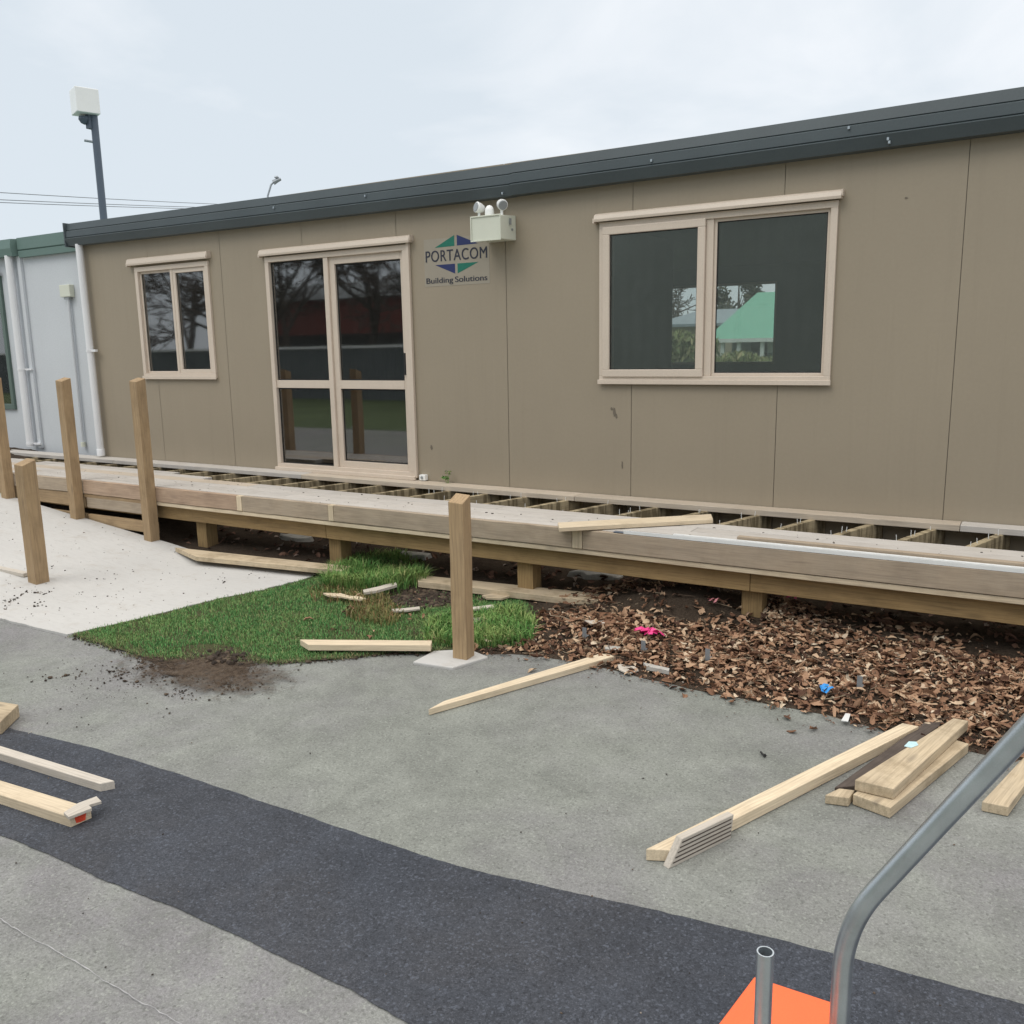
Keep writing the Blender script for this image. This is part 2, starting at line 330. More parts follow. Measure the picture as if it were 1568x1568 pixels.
def frame_of(p0, p1, up=(0, 0, 1)):
    p0 = Vector(p0); p1 = Vector(p1); x = (p1-p0).normalized(); up = Vector(up)
    z = (up-x*up.dot(x)).normalized(); y = z.cross(x)
    M = Matrix.Identity(4)
    for i in range(3): M[i][0] = x[i]; M[i][1] = y[i]; M[i][2] = z[i]; M[i][3] = p0[i]
    return M, (p1-p0).length
def board(name, p0, p1, w, t, mat, parent=None, up=(0, 0, 1), bevel=.003, seg=6, warp=.0015, cut0=None, cut1=None, taper=0):
    Mt, L = frame_of(p0, p1, up); mb = MB(); n = seg; rnd = random.Random(hash(name) % 7 + int(L*1000))
    vs = []
    for i in range(n+1):
        x = L*i/n; dy = rnd.uniform(-warp, warp) if 0 < i < n else 0; dz = rnd.uniform(-warp, warp) if 0 < i < n else 0
        for (a, b) in ((-1, -1), (1, -1), (1, 1), (-1, 1)):
            xx = x
            if i == 0 and cut0: xx += cut0(a, b)
            if i == n and cut1: xx += cut1(a, b)
            vs.append((xx, a*w/2*(1-taper*i/n)+dy, b*t/2+dz))
    fs = [(3, 2, 1, 0)] + [(n*4, n*4+1, n*4+2, n*4+3)]
    for i in range(n):
        for k in range(4): fs.append((i*4+k, i*4+(k+1) % 4, (i+1)*4+(k+1) % 4, (i+1)*4+k))
    fs[0] = (0, 3, 2, 1)
    mb.add([Mt @ Vector(v) for v in vs], fs)
    o = mb.build(name, mat, parent, M=Mt, bevel=bevel)
    bm = bmesh.new(); bm.from_mesh(o.data); bmesh.ops.recalc_face_normals(bm, faces=bm.faces); bm.to_mesh(o.data); bm.free()
    return o
def slab(name, top4, thick, mat, parent=None, bevel=.003):
    """a board given by the four corners of its upper face (long edge first) and its thickness"""
    q = [Vector(p) for p in top4]; Mt, L = frame_of(q[0], q[1])
    nrm = (q[1]-q[0]).cross(q[3]-q[0]).normalized()
    if nrm.z < 0: nrm = -nrm
    mb = MB(); mb.hexa([p-nrm*thick for p in q], q)
    o = mb.build(name, mat, parent, M=Mt, bevel=bevel)
    bm = bmesh.new(); bm.from_mesh(o.data); bmesh.ops.recalc_face_normals(bm, faces=bm.faces); bm.to_mesh(o.data); bm.free()
    return o

def smooth01(a, b, x):
    t = max(0, min(1, (x-a)/(b-a))); return t*t*(3-2*t)
def inpoly(x, y, P):
    c = False; n = len(P); j = n-1
    for i in range(n):
        if (P[i][1] > y) != (P[j][1] > y) and x < (P[j][0]-P[i][0])*(y-P[i][1])/(P[j][1]-P[i][1])+P[i][0]: c = not c
        j = i
    return c
def nz(x, y, s=1, o=0): return noise.noise(Vector((x*s+o, y*s-o, o*1.7)))

# ------------------------------------------------------------------ ground
def terr(x, y):                             # the concrete ramp climbs towards the left end of the deck
    r = .103*max(0, -5.55-x); r = r if r < .5 else .5
    return r*smooth01(2.2, 3.6, y)
def GT(px, py):
    z = 0
    for _ in range(12):
        p = G(px, py, z); z = terr(p.x, p.y)
    return p
mb = MB(); mb.add([(-400,-400,0),(400,-400,0),(400,400,0),(-400,400,0)], [(0,1,2,3)])
kind(mb.build('asphalt_yard', MT['asphalt'], org=(0,0,0)), 'structure')

def wavy(pts, amp, step=.03, seed=0):
    out = []
    for a, b in zip(pts[:-1], pts[1:]):
        n = max(1, int((b-a).length/step))
        for i in range(n):
            p = a.lerp(b, i/n); d = (b-a).normalized(); nn = Vector((-d.y, d.x, 0))
            out.append(p + nn*amp*(nz(p.x, p.y, 9, seed)+.6*nz(p.x, p.y, 31, seed)))
    out.append(pts[-1]); return out
def flat(name, pts, z, mat):
    bm = bmesh.new(); vs = [bm.verts.new((p[0], p[1], z)) for p in pts]; f = bm.faces.new(vs)
    if f.normal.z < 0: f.normal_flip()
    bmesh.ops.triangulate(bm, faces=[f]); me = bpy.data.meshes.new(name); bm.to_mesh(me); bm.free()
    me.materials.append(mat); o = bpy.data.objects.new(name, me); link(o, Matrix.Identity(4), None); return o
upper = [G(*p) for p in ((0,1112),(30,1120),(150,1148),(310,1198),(480,1255),(700,1328),(840,1360),(1060,1408),(1290,1465),(1568,1540))]
lower = [G(*p) for p in ((0,1280),(60,1302),(150,1345),(300,1405),(450,1475),(560,1530),(625,1568))]
upper = [upper[0]+(upper[0]-upper[1])*30] + upper + [upper[-1]+(upper[-1]-upper[-2])*6]
dl = (lower[-1]-lower[-3]); lower = [lower[0]+(lower[0]-lower[2])*5] + lower + [lower[-1]+dl*1.0, lower[-1]+dl*8]
kind(flat('asphalt_strip', wavy(upper, .0045, .008)+wavy(lower, .005, .008, 3)[::-1], .004, MT['strip']), 'structure')
ck = [G(*p) for p in ((-40,1394),(0,1410),(50,1438),(100,1466),(190,1520),(270,1566),(330,1600))]
cl = wavy(ck, .008, .02, 6); cr = [p+Vector((.0015, -.0042, 0))*(.25+1.1*abs(nz(p.x, p.y, 22))) for p in cl]
kind(flat('chalk_line', cl+cr[::-1], .004, MT['chalk']), 'structure')

# concrete ramp / path
right_edge_px = [(108,973),(180,957),(250,941),(330,920),(400,906),(455,892),(496,880)]
re = [G(*p) for p in right_edge_px]
re = [Vector((-4.74, 2.86, 0))] + re[1:]
def xr(y):
    for a, b in zip(re[:-1], re[1:]):
        if y <= b.y: return a.x+(b.x-a.x)*max(0, (y-a.y)/(b.y-a.y+1e-6))
    return re[-1].x
NY, NX = 40, 70; vs = []; fs = []
for j in range(NY+1):
    v = j/NY
    for i in range(NX+1):
        u = i/NX
        yb = 2.86; y = yb+(4.64-yb)*v
        xe = xr(y)+.02*nz(0, y, 14); x = -13+(xe+13)*(1-(1-u)**1.6)
        if j == 0: y += .01*nz(x, 1, 9)
        if x > -6.3 and y > 4.0: y += -(x+6.3)*0.0
        vs.append((x, y, terr(x, y)+.012+.004*nz(x, y, 3)))
for j in range(NY):
    for i in range(NX):
        a = j*(NX+1)+i; fs.append((a, a+1, a+NX+2, a+NX+1))
b0 = len(vs); ring = [j*(NX+1)+NX for j in range(NY+1)]
low = [i for i in range(NX+1)]
for path in (low, ring):                    # a thin visible edge
    base = len(vs)
    for k in path: vs.append((vs[k][0], vs[k][1], -.03))
    for q in range(len(path)-1): fs.append((path[q], base+q, base+q+1, path[q+1]))
mb = MB(); mb.add(vs, fs); kind(mb.build('concrete_path', MT['concrete'], org=(0,0,0), smooth=True), 'structure')

# garden bed with soil, front edge follows the asphalt
bed_px = [(500,1008),(580,1003),(680,1001),(805,1003),(860,1010),(930,1024),(1000,1042),(1080,1060),(1180,1079),(1270,1096),(1330,1113),(1400,1128),(1480,1150),(1568,1166)]
bed = [G(*p) for p in bed_px]
bed = [Vector((-14, 4.8, 0)), Vector((-6.6, 4.75, 0)), Vector((-4.45, 4.7, 0)), Vector((-4.3, 3.6, 0))] + bed + [Vector((.8, 3.72, 0)), Vector((4, 3.7, 0))]
def yfront(x):
    for a, b in zip(bed[:-1], bed[1:]):
        if a.x <= x <= b.x: return a.y+(b.y-a.y)*(x-a.x)/(b.x-a.x+1e-9)
    return 3.7
def soilz(x, y):
    f = yfront(x); d = y-f
    z = .006 + .05*smooth01(.0, .9, d)*smooth01(-2.6, -1.9, x) + .045*smooth01(4.5, 5.0, y)
    z += (.022*nz(x, y, 3.1)+.012*nz(x, y, 9))*smooth01(.02, .3, d)*(smooth01(-2.7, -2.1, x) if y < 4.5 else 1)
    # low heap of loose soil under the deck edge
    z += .10*math.exp(-(((x+1.72)/.33)**2+((y-4.86)/.22)**2))
    z += (terr(x, 4.6)-.02)*smooth01(-6.2, -6.6, x) if x < -6.2 else 0
    return max(z, .003)
NX, NY = 260, 44; vs = []; fs = []
for i in range(NX+1):
    x = -13.5+(3.6+13.5)*i/NX; f = yfront(x)+.015*nz(x, 0, 8)
    for j in range(NY+1):
        y = f+(6.6-f)*(j/NY)**1.3; vs.append((x, y, soilz(x, y) if j else .001))
for i in range(NX):
    for j in range(NY):
        a = i*(NY+1)+j; fs.append((a, a+NY+1, a+NY+2, a+1))
mb = MB(); mb.add(vs, fs); kind(mb.build('garden_bed', MT['soil'], org=(0,0,0), smooth=True), 'structure')

# lawn
lawn_px = [(108,973),(165,990),(225,1010),(250,1016),(300,1010),(350,1004),(412,1017),(500,1012),(580,1003),(680,998),(800,992),(822,965),(818,935),(800,915),(760,905),(716,905),(690,912),(655,900),(648,880),(640,862),(610,850),(560,850),(520,862),(496,882)]
lawn = [G(*p) for p in lawn_px]; lawn += [Vector(p) for p in re[::-1][1:-1]]
kind(flat('lawn', wavy(lawn+[lawn[0]], .01, .05)[:-1], .009, MT['lawnbase']), 'structure')

def blades(n, region, h, wd, mat, name, lean=.5, zf=None, clump=None, hf=None):
    mb = MB(); xs = [p[0] for p in region]; ys = [p[1] for p in region]; x0, x1, y0, y1 = min(xs), max(xs), min(ys), max(ys)
    rnd = random.Random(n); k = 0; tries = 0
    while k < n and tries < n*12:
        tries += 1
        x = rnd.uniform(x0, x1); y = rnd.uniform(y0, y1)
        if not inpoly(x, y, region): continue
        if clump and rnd.random() > clump(x, y): continue
        a = rnd.uniform(0, 2*pi); hh = h*rnd.uniform(.45, 1.15)*(hf(x, y) if hf else 1); w = wd*rnd.uniform(.7, 1.3)
        l = Vector((cos(a), sin(a), 0)); s_ = Vector((-sin(a), cos(a), 0)); z = zf(x, y) if zf else .006
        b = Vector((x, y, z)); le = lean*rnd.uniform(.2, 1)
        m1 = b+l*hh*le*.35+Vector((0, 0, hh*.6)); tp = b+l*hh*le+Vector((0, 0, hh*(1-.35*le)))
        mb.add([b-s_*w, b+s_*w, m1+s_*w*.7, m1-s_*w*.7, tp], [(0, 1, 2, 3), (3, 2, 4)]); k += 1
    return mb.build(name, mat, org=(0,0,0))
lw = [(p.x, p.y) for p in lawn]
dug = G(640, 915); drt = G(330, 1004)
def edge_dist(x, y):
    m = 9
    for (ax, ay), (bx, by) in zip(lw, lw[1:]+lw[:1]):
        dx, dy = bx-ax, by-ay; t = max(0, min(1, ((x-ax)*dx+(y-ay)*dy)/(dx*dx+dy*dy+1e-9))); q = (x-ax-t*dx)**2+(y-ay-t*dy)**2
        if q < m: m = q
    return sqrt(m)
def lawn_density(x, y):
    ed = edge_dist(x, y)
    if ed < .09 and ed/.09 < .25+.9*abs(nz(x, y, 6, 2)): return .22
    d1 = (x-dug.x)**2/.12+(y-dug.y)**2/.05; d2 = (x-drt.x)**2/.05+(y-drt.y)**2/.012
    t = 1.0 if d1 > 1.3 else .05
    if d2 < 1.2: t *= .12
    return t*(.72+.75*nz(x, y, 4)+.4*nz(x, y, 11))
kind(blades(62000, lw, .026, .0019, MT['grass'], 'lawn_grass', .7, None, lawn_density), 'stuff')
tall = [(p.x, p.y) for p in [G(*q) for q in ((505,882),(540,862),(575,856),(615,858),(648,876),(655,900),(625,912),(560,908),(495,905))]]
kind(blades(5200, tall, .19, .0034, MT['tuft'], 'tall_grass', .9, None, lambda x, y: .5+.7*nz(x, y, 5), lambda x, y: .7+.5*nz(x, y, 3, 4)), 'stuff')
edge2 = [(p.x, p.y) for p in [G(*q) for q in ((655,960),(690,950),(735,945),(790,938),(820,960),(815,990),(720,995),(650,990))]]
kind(blades(3400, edge2, .095, .003, MT['tuft'], 'rough_grass', .9), 'stuff')
dry = [(p.x, p.y) for p in [G(*q) for q in ((540,925),(590,920),(620,945),(600,965),(560,960),(530,950))]]
kind(blades(700, dry, .085, .003, MT['drytuft'], 'dying_grass_patch', .9), 'stuff')
fringe = [(p.x, p.y) for p in [G(*q) for q in ((470,905),(540,900),(600,925),(560,935),(480,925))]] 
kind(blades(500, fringe, .07, .003, MT['drytuft'], 'yellow_grass_patch', .9), 'stuff')

# leaves
LEAFS = [[(0, .03), (.12, .22), (.3, .34), (.42, .24), (.58, .44), (.72, .2), (.86, .13), (1, .0)],
         [(0, .02), (.15, .20), (.4, .33), (.65, .29), (.85, .14), (1, .0)],
         [(0, .10), (.2, .42), (.34, .30), (.5, .50), (.62, .28), (.8, .22), (1, .02)],
         [(0, .16), (.3, .30), (.6, .22), (1, .12)]]
def leaf(mb, p, size, rnd, flatness=.5):
    R = Matrix.Rotation(rnd.uniform(0, 2*pi), 3, 'Z') @ Matrix.Rotation(rnd.gauss(0, flatness), 3, 'X') @ Matrix.Rotation(rnd.gauss(0, flatness), 3, 'Y')
    T = rnd.choice(LEAFS); L = size*rnd.uniform(1.0, 1.5); fold = rnd.uniform(-.35, 1.15); bend = rnd.uniform(-1.3, 1.9); tw = rnd.uniform(-.8, .8); vs = []
    for (t, w) in T:
        a = bend*(t-.5); x = (t-.5)*L; z = -.5*bend*(t-.5)**2*L*1.4
        for sgn in (-1, 0, 1):
            ww = w*size*rnd.uniform(.75, 1.2)*abs(sgn); fo = fold+tw*(t-.5)*sgn
            vs.append(p+R @ Vector((x+rnd.uniform(-.04, .04)*size, sgn*ww*cos(fo), z+ww*sin(fo)+.1*size)))
    n = len(T); fs = []
    for i in range(n-1):
        a = i*3; fs += [(a, a+3, a+4, a+1), (a+1, a+4, a+5, a+2)]
    mb.add(vs, fs)
rnd = random.Random(11); mb = MB(); cnt = 0
while cnt < 15500:
    x = rnd.uniform(-2.75, 1.9); f = yfront(x); y = f+rnd.uniform(-.06, 1.25)**1.0
    d = y-f
    dens = 1.0
    if x < -2.0: dens = .75*smooth01(-2.8, -2.1, x)
    if d < .03: dens *= .12
    elif d < .2: dens *= .75
    if x > -1.0 and y > 4.72: dens *= .28
    e = ((x+1.72)/.42)**2+((y-4.82)/.26)**2
    if e < 1: dens *= .10
    if x < -1.2 and y > 4.55: dens *= .55
    if x > -.3 and 4.72 < y < 4.95: dens *= .35
    if y > 5.0 : dens *= .5
    if inpoly(x, y, lw): dens *= .05
    if rnd.random() > dens*(.8+.5*nz(x, y, 4)): continue
    leaf(mb, Vector((x, y, soilz(x, y)+rnd.uniform(.0, .022)*(1 if d > .1 else .4)+.004)), rnd.choice((.010, .013, .016, .018, .022, .026, .03, .036, .042, .052)), rnd, rnd.choice((.12, .3, .55))); cnt += 1
kind(mb.build('leaf_litter', MT['leaf'], org=(0,0,0)), 'stuff')
mb = MB()
for k in range(420):                        # twigs and stalks
    x = rnd.uniform(-2.5, 1.6); y = yfront(x)+rnd.uniform(-.03, 1.0)**1.0; a = rnd.uniform(0, 6.28); l = rnd.uniform(.03, .13); z = soilz(x, y)+rnd.uniform(.012, .04)*(1 if y-yfront(x) > .1 else .3)
    d = Vector((cos(a), sin(a), rnd.uniform(-.12, .12))); q = Vector((x, y, z)); b_ = Vector((-sin(a), cos(a), .2))*l*rnd.uniform(-.15, .15)
    mb.tube([q-d*l/2, q+b_, q+d*l/2], rnd.uniform(.001, .0028), 4)
kind(mb.build('twig_litter', MT['twig'], org=(0,0,0)), 'stuff')
mb = MB()
for k in range(2600):                       # crumbs and torn bits that thin out onto the asphalt
    x = rnd.uniform(-2.6, 1.2); y = yfront(x)+rnd.gauss(.05, .11); 
    if inpoly(x, y, lw): continue
    d = y-yfront(x)
    if d < 0 and rnd.random() < min(.9, -d*9): continue
    leaf(mb, Vector((x, y, (soilz(x, y) if d > 0 else .002)+.003)), rnd.choice((.005, .007, .009, .013)), rnd, .2)
kind(mb.build('leaf_crumbs', MT['leafdark'], org=(0,0,0)), 'stuff')
mb = MB(); cnt = 0  # darker leaves strewn under the deck
while cnt < 1500:
    x = rnd.uniform(-6.2, 1.9); y = rnd.uniform(4.75, 6.3)
    if x < -3.2 and rnd.random() < .4: continue
    leaf(mb, Vector((x, y, soilz(x, y)+rnd.uniform(.003, .02))), rnd.uniform(.03, .06), rnd, .4); cnt += 1
kind(mb.build('dark_leaf_litter', MT['leafdark'], org=(0,0,0)), 'stuff')
mb = MB()
for k in range(85):
    if k < 55:
        i = rnd.randrange(3); q = [(720,1000),(560,960),(640,935)][i]; p = G(q[0]+rnd.gauss(0, 60), q[1]+rnd.gauss(0, 14))
        if not inpoly(p.x, p.y, lw): continue
    else:
        x = rnd.uniform(-2.3, .6); p = Vector((x, yfront(x)-abs(rnd.gauss(0, .12)), 0))
    leaf(mb, Vector((p.x, p.y, .026 if k < 55 else .003)), rnd.uniform(.025, .05), rnd, .25)
kind(mb.build('scattered_leaves', MT['leaf'], org=(0,0,0)), 'stuff')

brd = [G(*q) for q in ((112, 974), (165, 991), (225, 1010), (300, 1011), (412, 1017), (500, 1012), (580, 1003), (680, 999))]
rnd = random.Random(77); mb = MB()
for k in range(3600):
    i = rnd.randrange(len(brd)-1); p = brd[i].lerp(brd[i+1], rnd.random()); x, y = p.x+rnd.gauss(0, .012), p.y+rnd.gauss(.012, .022)
    if nz(x, y, 7, 3) < -.18: continue
    a = rnd.uniform(0, 2*pi); h_ = rnd.uniform(.008, .032); l = Vector((cos(a), sin(a), 0)); s_ = Vector((-sin(a), cos(a), 0))*.0018; b = Vector((x, y, .004))
    mb.add([b-s_, b+s_, b+l*h_*.9+Vector((0, 0, h_*.7))], [(0, 1, 2)])
kind(mb.build('ragged_turf_edge', MT['edgegrass'], org=(0,0,0)), 'stuff')
# crumbs: rough little lumps
def lump(mb, p, r, rnd, flat_=.7):
    t = (1+sqrt(5))/2
    vs = [(-1,t,0),(1,t,0),(-1,-t,0),(1,-t,0),(0,-1,t),(0,1,t),(0,-1,-t),(0,1,-t),(t,0,-1),(t,0,1),(-t,0,-1),(-t,0,1)]
    fs = [(0,11,5),(0,5,1),(0,1,7),(0,7,10),(0,10,11),(1,5,9),(5,11,4),(11,10,2),(10,7,6),(7,1,8),(3,9,4),(3,4,2),(3,2,6),(3,6,8),(3,8,9),(4,9,5),(2,4,11),(6,2,10),(8,6,7),(9,8,1)]
    R = Matrix.Rotation(rnd.uniform(0, 6.28), 3, 'Z'); e = Vector((rnd.uniform(.7, 1.3), rnd.uniform(.7, 1.3), flat_*rnd.uniform(.7, 1.2)))
    out = []
    for v in vs:
        q = Vector(v)*(r/1.9)*rnd.uniform(.75, 1.25); q = R @ Vector((q.x*e.x, q.y*e.y, q.z*e.z)); out.append(p+q)
    mb.add(out, fs)
mb = MB(); rnd = random.Random(5)
cl = [((300,1030),(55,15),900,.007),((345,1012),(28,9),900,.012),((250,1030),(40,12),480,.0055),((255,1016),(16,5),420,.012),((150,1035),(42,13),80,.007),((370,1040),(35,12),330,.0055),((210,1060),(90,22),70,.005),((110,1065),(60,20),35,.005)]
for (c, s_, n, r) in cl:
    hubs = [(c[0]+rnd.gauss(0, s_[0]), c[1]+rnd.gauss(0, s_[1]), rnd.uniform(.15, .6)) for q in range(9)]
    for k in range(n):
        if k % 3: h_ = rnd.choice(hubs); p = G(h_[0]+rnd.gauss(0, s_[0]*.22), h_[1]+rnd.gauss(0, s_[1]*.25))
        else: p = G(c[0]+rnd.gauss(0, s_[0]*1.2), c[1]+rnd.gauss(0, s_[1]))
        rr = min(r*1.5, .0012+rnd.expovariate(1/(r*.30))); lump(mb, Vector((p.x, p.y, rr*.25+.003)), rr, rnd, .55)
for k in range(60):
    p = G(345+rnd.gauss(0, 14), 1010+rnd.gauss(0, 4)); lump(mb, Vector((p.x, p.y, .015)), .022*rnd.uniform(.4, 1), rnd, .7)
for k in range(420):
    p = G(650+rnd.gauss(0, 30), 918+rnd.gauss(0, 8)); lump(mb, Vector((p.x, p.y, .012)), .025*rnd.uniform(.3, 1), rnd, .6)
for k in range(900):
    i = rnd.randrange(len(brd)-1); p = brd[i].lerp(brd[i+1], rnd.random()); rr = .0012+rnd.expovariate(1/.0022)
    lump(mb, Vector((p.x+rnd.gauss(0, .02), p.y+rnd.gauss(-.012, .018), rr*.3+.004)), min(rr, .012), rnd, .6)
kind(mb.build('spilled_soil', MT['clod'], org=(0,0,0)), 'stuff')
dp = [G(*q) for q in ((60,1030),(230,990),(345,985),(470,1010),(450,1060),(330,1085),(120,1085))]
kind(flat('soil_smear', dp, .013, MT['smear']), 'structure')
mb = MB()
for k in range(420):
    px = rnd.uniform(0, 480); py = rnd.uniform(770, 975)
    p = GT(px, py)
    if not (2.9 < p.y < 4.6 and p.x < xr(p.y)-.02): continue
    rr = rnd.choice((.002, .0025, .003, .003, .004, .004, .006)); lump(mb, Vector((p.x, p.y, terr(p.x, p.y)+.012+rr*.3)), rr, rnd, .6)
for (a, b) in (((5,922),(78,905)), ((0,935),(30,925)), ((55,929),(70,927)), ((335,886),(345,891))):
    for k in range(45 if b[0]-a[0] > 40 else 9):
        t = rnd.random(); p = GT(a[0]+(b[0]-a[0])*t+rnd.gauss(0, 3), a[1]+(b[1]-a[1])*t+4*sin(t*9)+rnd.gauss(0, 1.2)); lump(mb, Vector((p.x, p.y, terr(p.x, p.y)+.014)), .007*rnd.uniform(.3, 1.3), rnd, .7)
for k in range(120):
    px = rnd.uniform(0, 1568); py = rnd.uniform(1000, 1560); p = G(px, py)
    if p.y > yfront(p.x)-.05 and p.x > -4.4: continue
    if inpoly(p.x, p.y, lw): continue
    rr = rnd.choice((.0015, .002, .002, .0025, .0035)); lump(mb, Vector((p.x, p.y, .004+rr*.3)), rr, rnd, .7)
for k in range(120):
    x = rnd.uniform(-8, 0); y = rnd.uniform(4.68, 5.1); lump(mb, Vector((x, y, .526)), rnd.choice((.003, .004, .008)), rnd, .5)
kind(mb.build('loose_grit', MT['pebble'], org=(0,0,0)), 'stuff')

# ------------------------------------------------------------------ the taupe prefab building
YW = 5.9
B = thing('prefab_building', 'long taupe prefab building with slate steel fascia and cream window frames', 'building', (-4.4, YW, 0))
joints = [-8.75] + [-.455-1.0335*k for k in range(7, -1, -1)] + [.58, 1.61, 2.64, 3.6]
X0, X1 = -8.77, 3.6; ZB, ZT = .34, 2.95
win1 = (-7.885, -6.815, 1.37, 2.46); door = (-6.07, -4.478, .545, 2.44); win3 = (-2.768, -1.156, 1.352, 2.462)
ops = [win1, door, win3]
JW = .0019
xc = {X0, X1}
for j in joints[1:-1]: xc |= {j-JW, j+JW}
for o in ops: xc |= {o[0], o[1]}
xc = sorted(xc); zc = sorted({ZB, ZT} | {o[2] for o in ops} | {o[3] for o in ops})
mb = MB(); mj = MB()
for a, b in zip(xc[:-1], xc[1:]):
    for c, d in zip(zc[:-1], zc[1:]):
        mx, mz = (a+b)/2, (c+d)/2
        if any(o[0] < mx < o[1] and o[2] < mz < o[3] for o in ops): continue
        isj = any(abs(mx-j) < JW for j in joints[1:-1]); y = YW+(.005 if isj else 0)
        (mj if isj else mb).add([(a, y, c), (b, y, c), (b, y, d), (a, y, d)], [(0, 1, 2, 3)])
        if not isj:                          # inner skin, so the wall has a real thickness
            mb.add([(a, YW+.06, c), (b, YW+.06, c), (b, YW+.06, d), (a, YW+.06, d)], [(3, 2, 1, 0)])
mb.box(X0, X0+.06, YW+.0005, 11.9, ZB, ZT).box(X1-.06, X1, YW+.0005, 11.9, ZB, ZT)
nw = len(mb.f); mb.add(mj.v, mj.f); wall = mb.build('wall', MT['wall'], B, org=(0, YW, 0), mat2=MT['joint'], idx=[0]*nw+[1]*len(mj.f))
# fascia and gutter profile (y outwards negative), lofted with the slight sag of the roof line
prof = [(.01, 0), (-.074, 0), (-.086, -.066), (-.080, -.070), (-.098, -.080), (-.100, -.138), (-.093, -.143), (-.113, -.154), (-.084, -.222), (.01, -.222)]
stn = [(-8.83, 2.952), (-7.4, 2.942), (-5.4, 2.930), (-3.46, 2.924), (-3.44, 2.928), (-2, 2.935), (-.6, 2.948), (.5, 2.957), (3.7, 2.98)]
vs = []; fs = []; m = len(prof)
for x, z in stn: vs += [(x, YW+p[0], z+p[1]) for p in prof]
for i in range(len(stn)-1):
    for k in range(m): fs.append((i*m+k, i*m+(k+1) % m, (i+1)*m+(k+1) % m, (i+1)*m+k))
fs += [tuple(range(m)), tuple(range((len(stn)-1)*m+m-1, (len(stn)-1)*m-1, -1))]
mb = MB(); mb.add(vs, fs); mb.box(-8.845, -8.829, YW-.11, YW+.3, 2.72, 2.958)
mb.build('fascia', MT['fascia'], B, org=(0, YW, 2.7))
mb = MB()
for px, py in ((998, 246), (1300, 196), (1360, 213), (1362, 218), (770, 296), (560, 300), (420, 318)):
    p = Wp(px, py, YW-.10); mb = MB(); mb.box(p.x-.006, p.x+.006, YW-.112, YW-.088, p.z-.008, p.z+.008); mb.build('fascia_fixing', MT['galv'], B)
mb = MB(); mb.prism([(X0-.05, YW+.011, 2.90), (X0-.05, 12.1, 2.75), (X0-.05, 12.1, 2.80), (X0-.05, YW+.011, 2.945)], (X1-X0+.1, 0, 0)); mb.build('roof', MT['fascia'], B, org=(-3, 9, 2.8))
# interior
mb = MB(); mb.box(X0+.07, X1-.07, YW+.065, 11.83, .46, .52); mb.build('interior_floor', MT['carpet'], B)
mb = MB(); mb.box(X0+.07, X1-.07, YW+.065, 11.83, 2.62, 2.66); mb.build('ceiling', MT['interior'], B)
bw = (-4.62, -3.04, 1.345, 2.405)
mb = MB()
mb.box(X0+.06, bw[0], 11.84, 11.9, ZB, ZT).box(bw[1], X1-.06, 11.84, 11.9, ZB, ZT).box(bw[0], bw[1], 11.84, 11.9, ZB, bw[2]).box(bw[0], bw[1], 11.84, 11.9, bw[3], ZT)
mb.build('back_wall', MT['interior'], B)
mb = MB(); mb.box(-3.30, -3.24, YW+.07, 8.6, .52, 2.62); mb.build('partition', MT['interior'], B)
mb = MB(); mb.box(X0+.1, X1-.1, 6.9, 6.95, -.05, .45); mb.build('subfloor_dark_sheet', MT['soil'], B)  # dark sheet added to stop light and make the void read black
mb = MB()
for x in [-8.2+1.55*k for k in range(8)]:
    m1 = MB(); m1.box(x, x+.2, 6.4, 6.6, -.05, .339); m1.build('subfloor_pile', MT['bearer'], B)
mb.box(X0+.05, X1-.05, 6.35, 6.65, .34, .45)
mb.build('subfloor_bearer', MT['bearer'], B)

FP = -.022                                   # frame stands proud of the wall
def bar(mb, x0, x1, z0, z1, y0=YW+FP, y1=YW+.05): mb.box(x0, x1, y0, y1, z0, z1)
def rect(mb, x0, x1, z0, z1, w, y0, y1):
    mb.box(x0, x1, y0, y1, z1-w, z1).box(x0, x1, y0, y1, z0, z0+w).box(x0, x0+w, y0, y1, z0+w, z1-w).box(x1-w, x1, y0, y1, z0+w, z1-w)
def pane(par, x0, x1, z0, z1, y, mat):
    mb = MB(); mb.box(x0, x1, y, y+.006, z0, z1); p = mb.build('pane', MT[mat], par); 
    s_ = MB(); w = .008; yy = y-.004
    rect(s_, x0, x1, z0, z1, w, yy, y-.0005); s_.build('seal', MT['seal'], par); return p
def flashing(par, x0, x1, z, ht=.075):
    mb = MB(); mb.prism([(x0, YW, z), (x0, YW-.055, z-.004), (x0, YW-.058, z+.012), (x0, YW-.05, z+ht-.012), (x0, YW-.03, z+ht), (x0, YW, z+ht+.006)], (x1-x0, 0, 0))
    mb.box(x0-.012, x0, YW-.052, YW-.001, z-.012, z+.02).box(x1, x1+.008, YW-.05, YW-.001, z+.012, z+ht)
    return mb.build('head_flashing', MT['frame'], par)

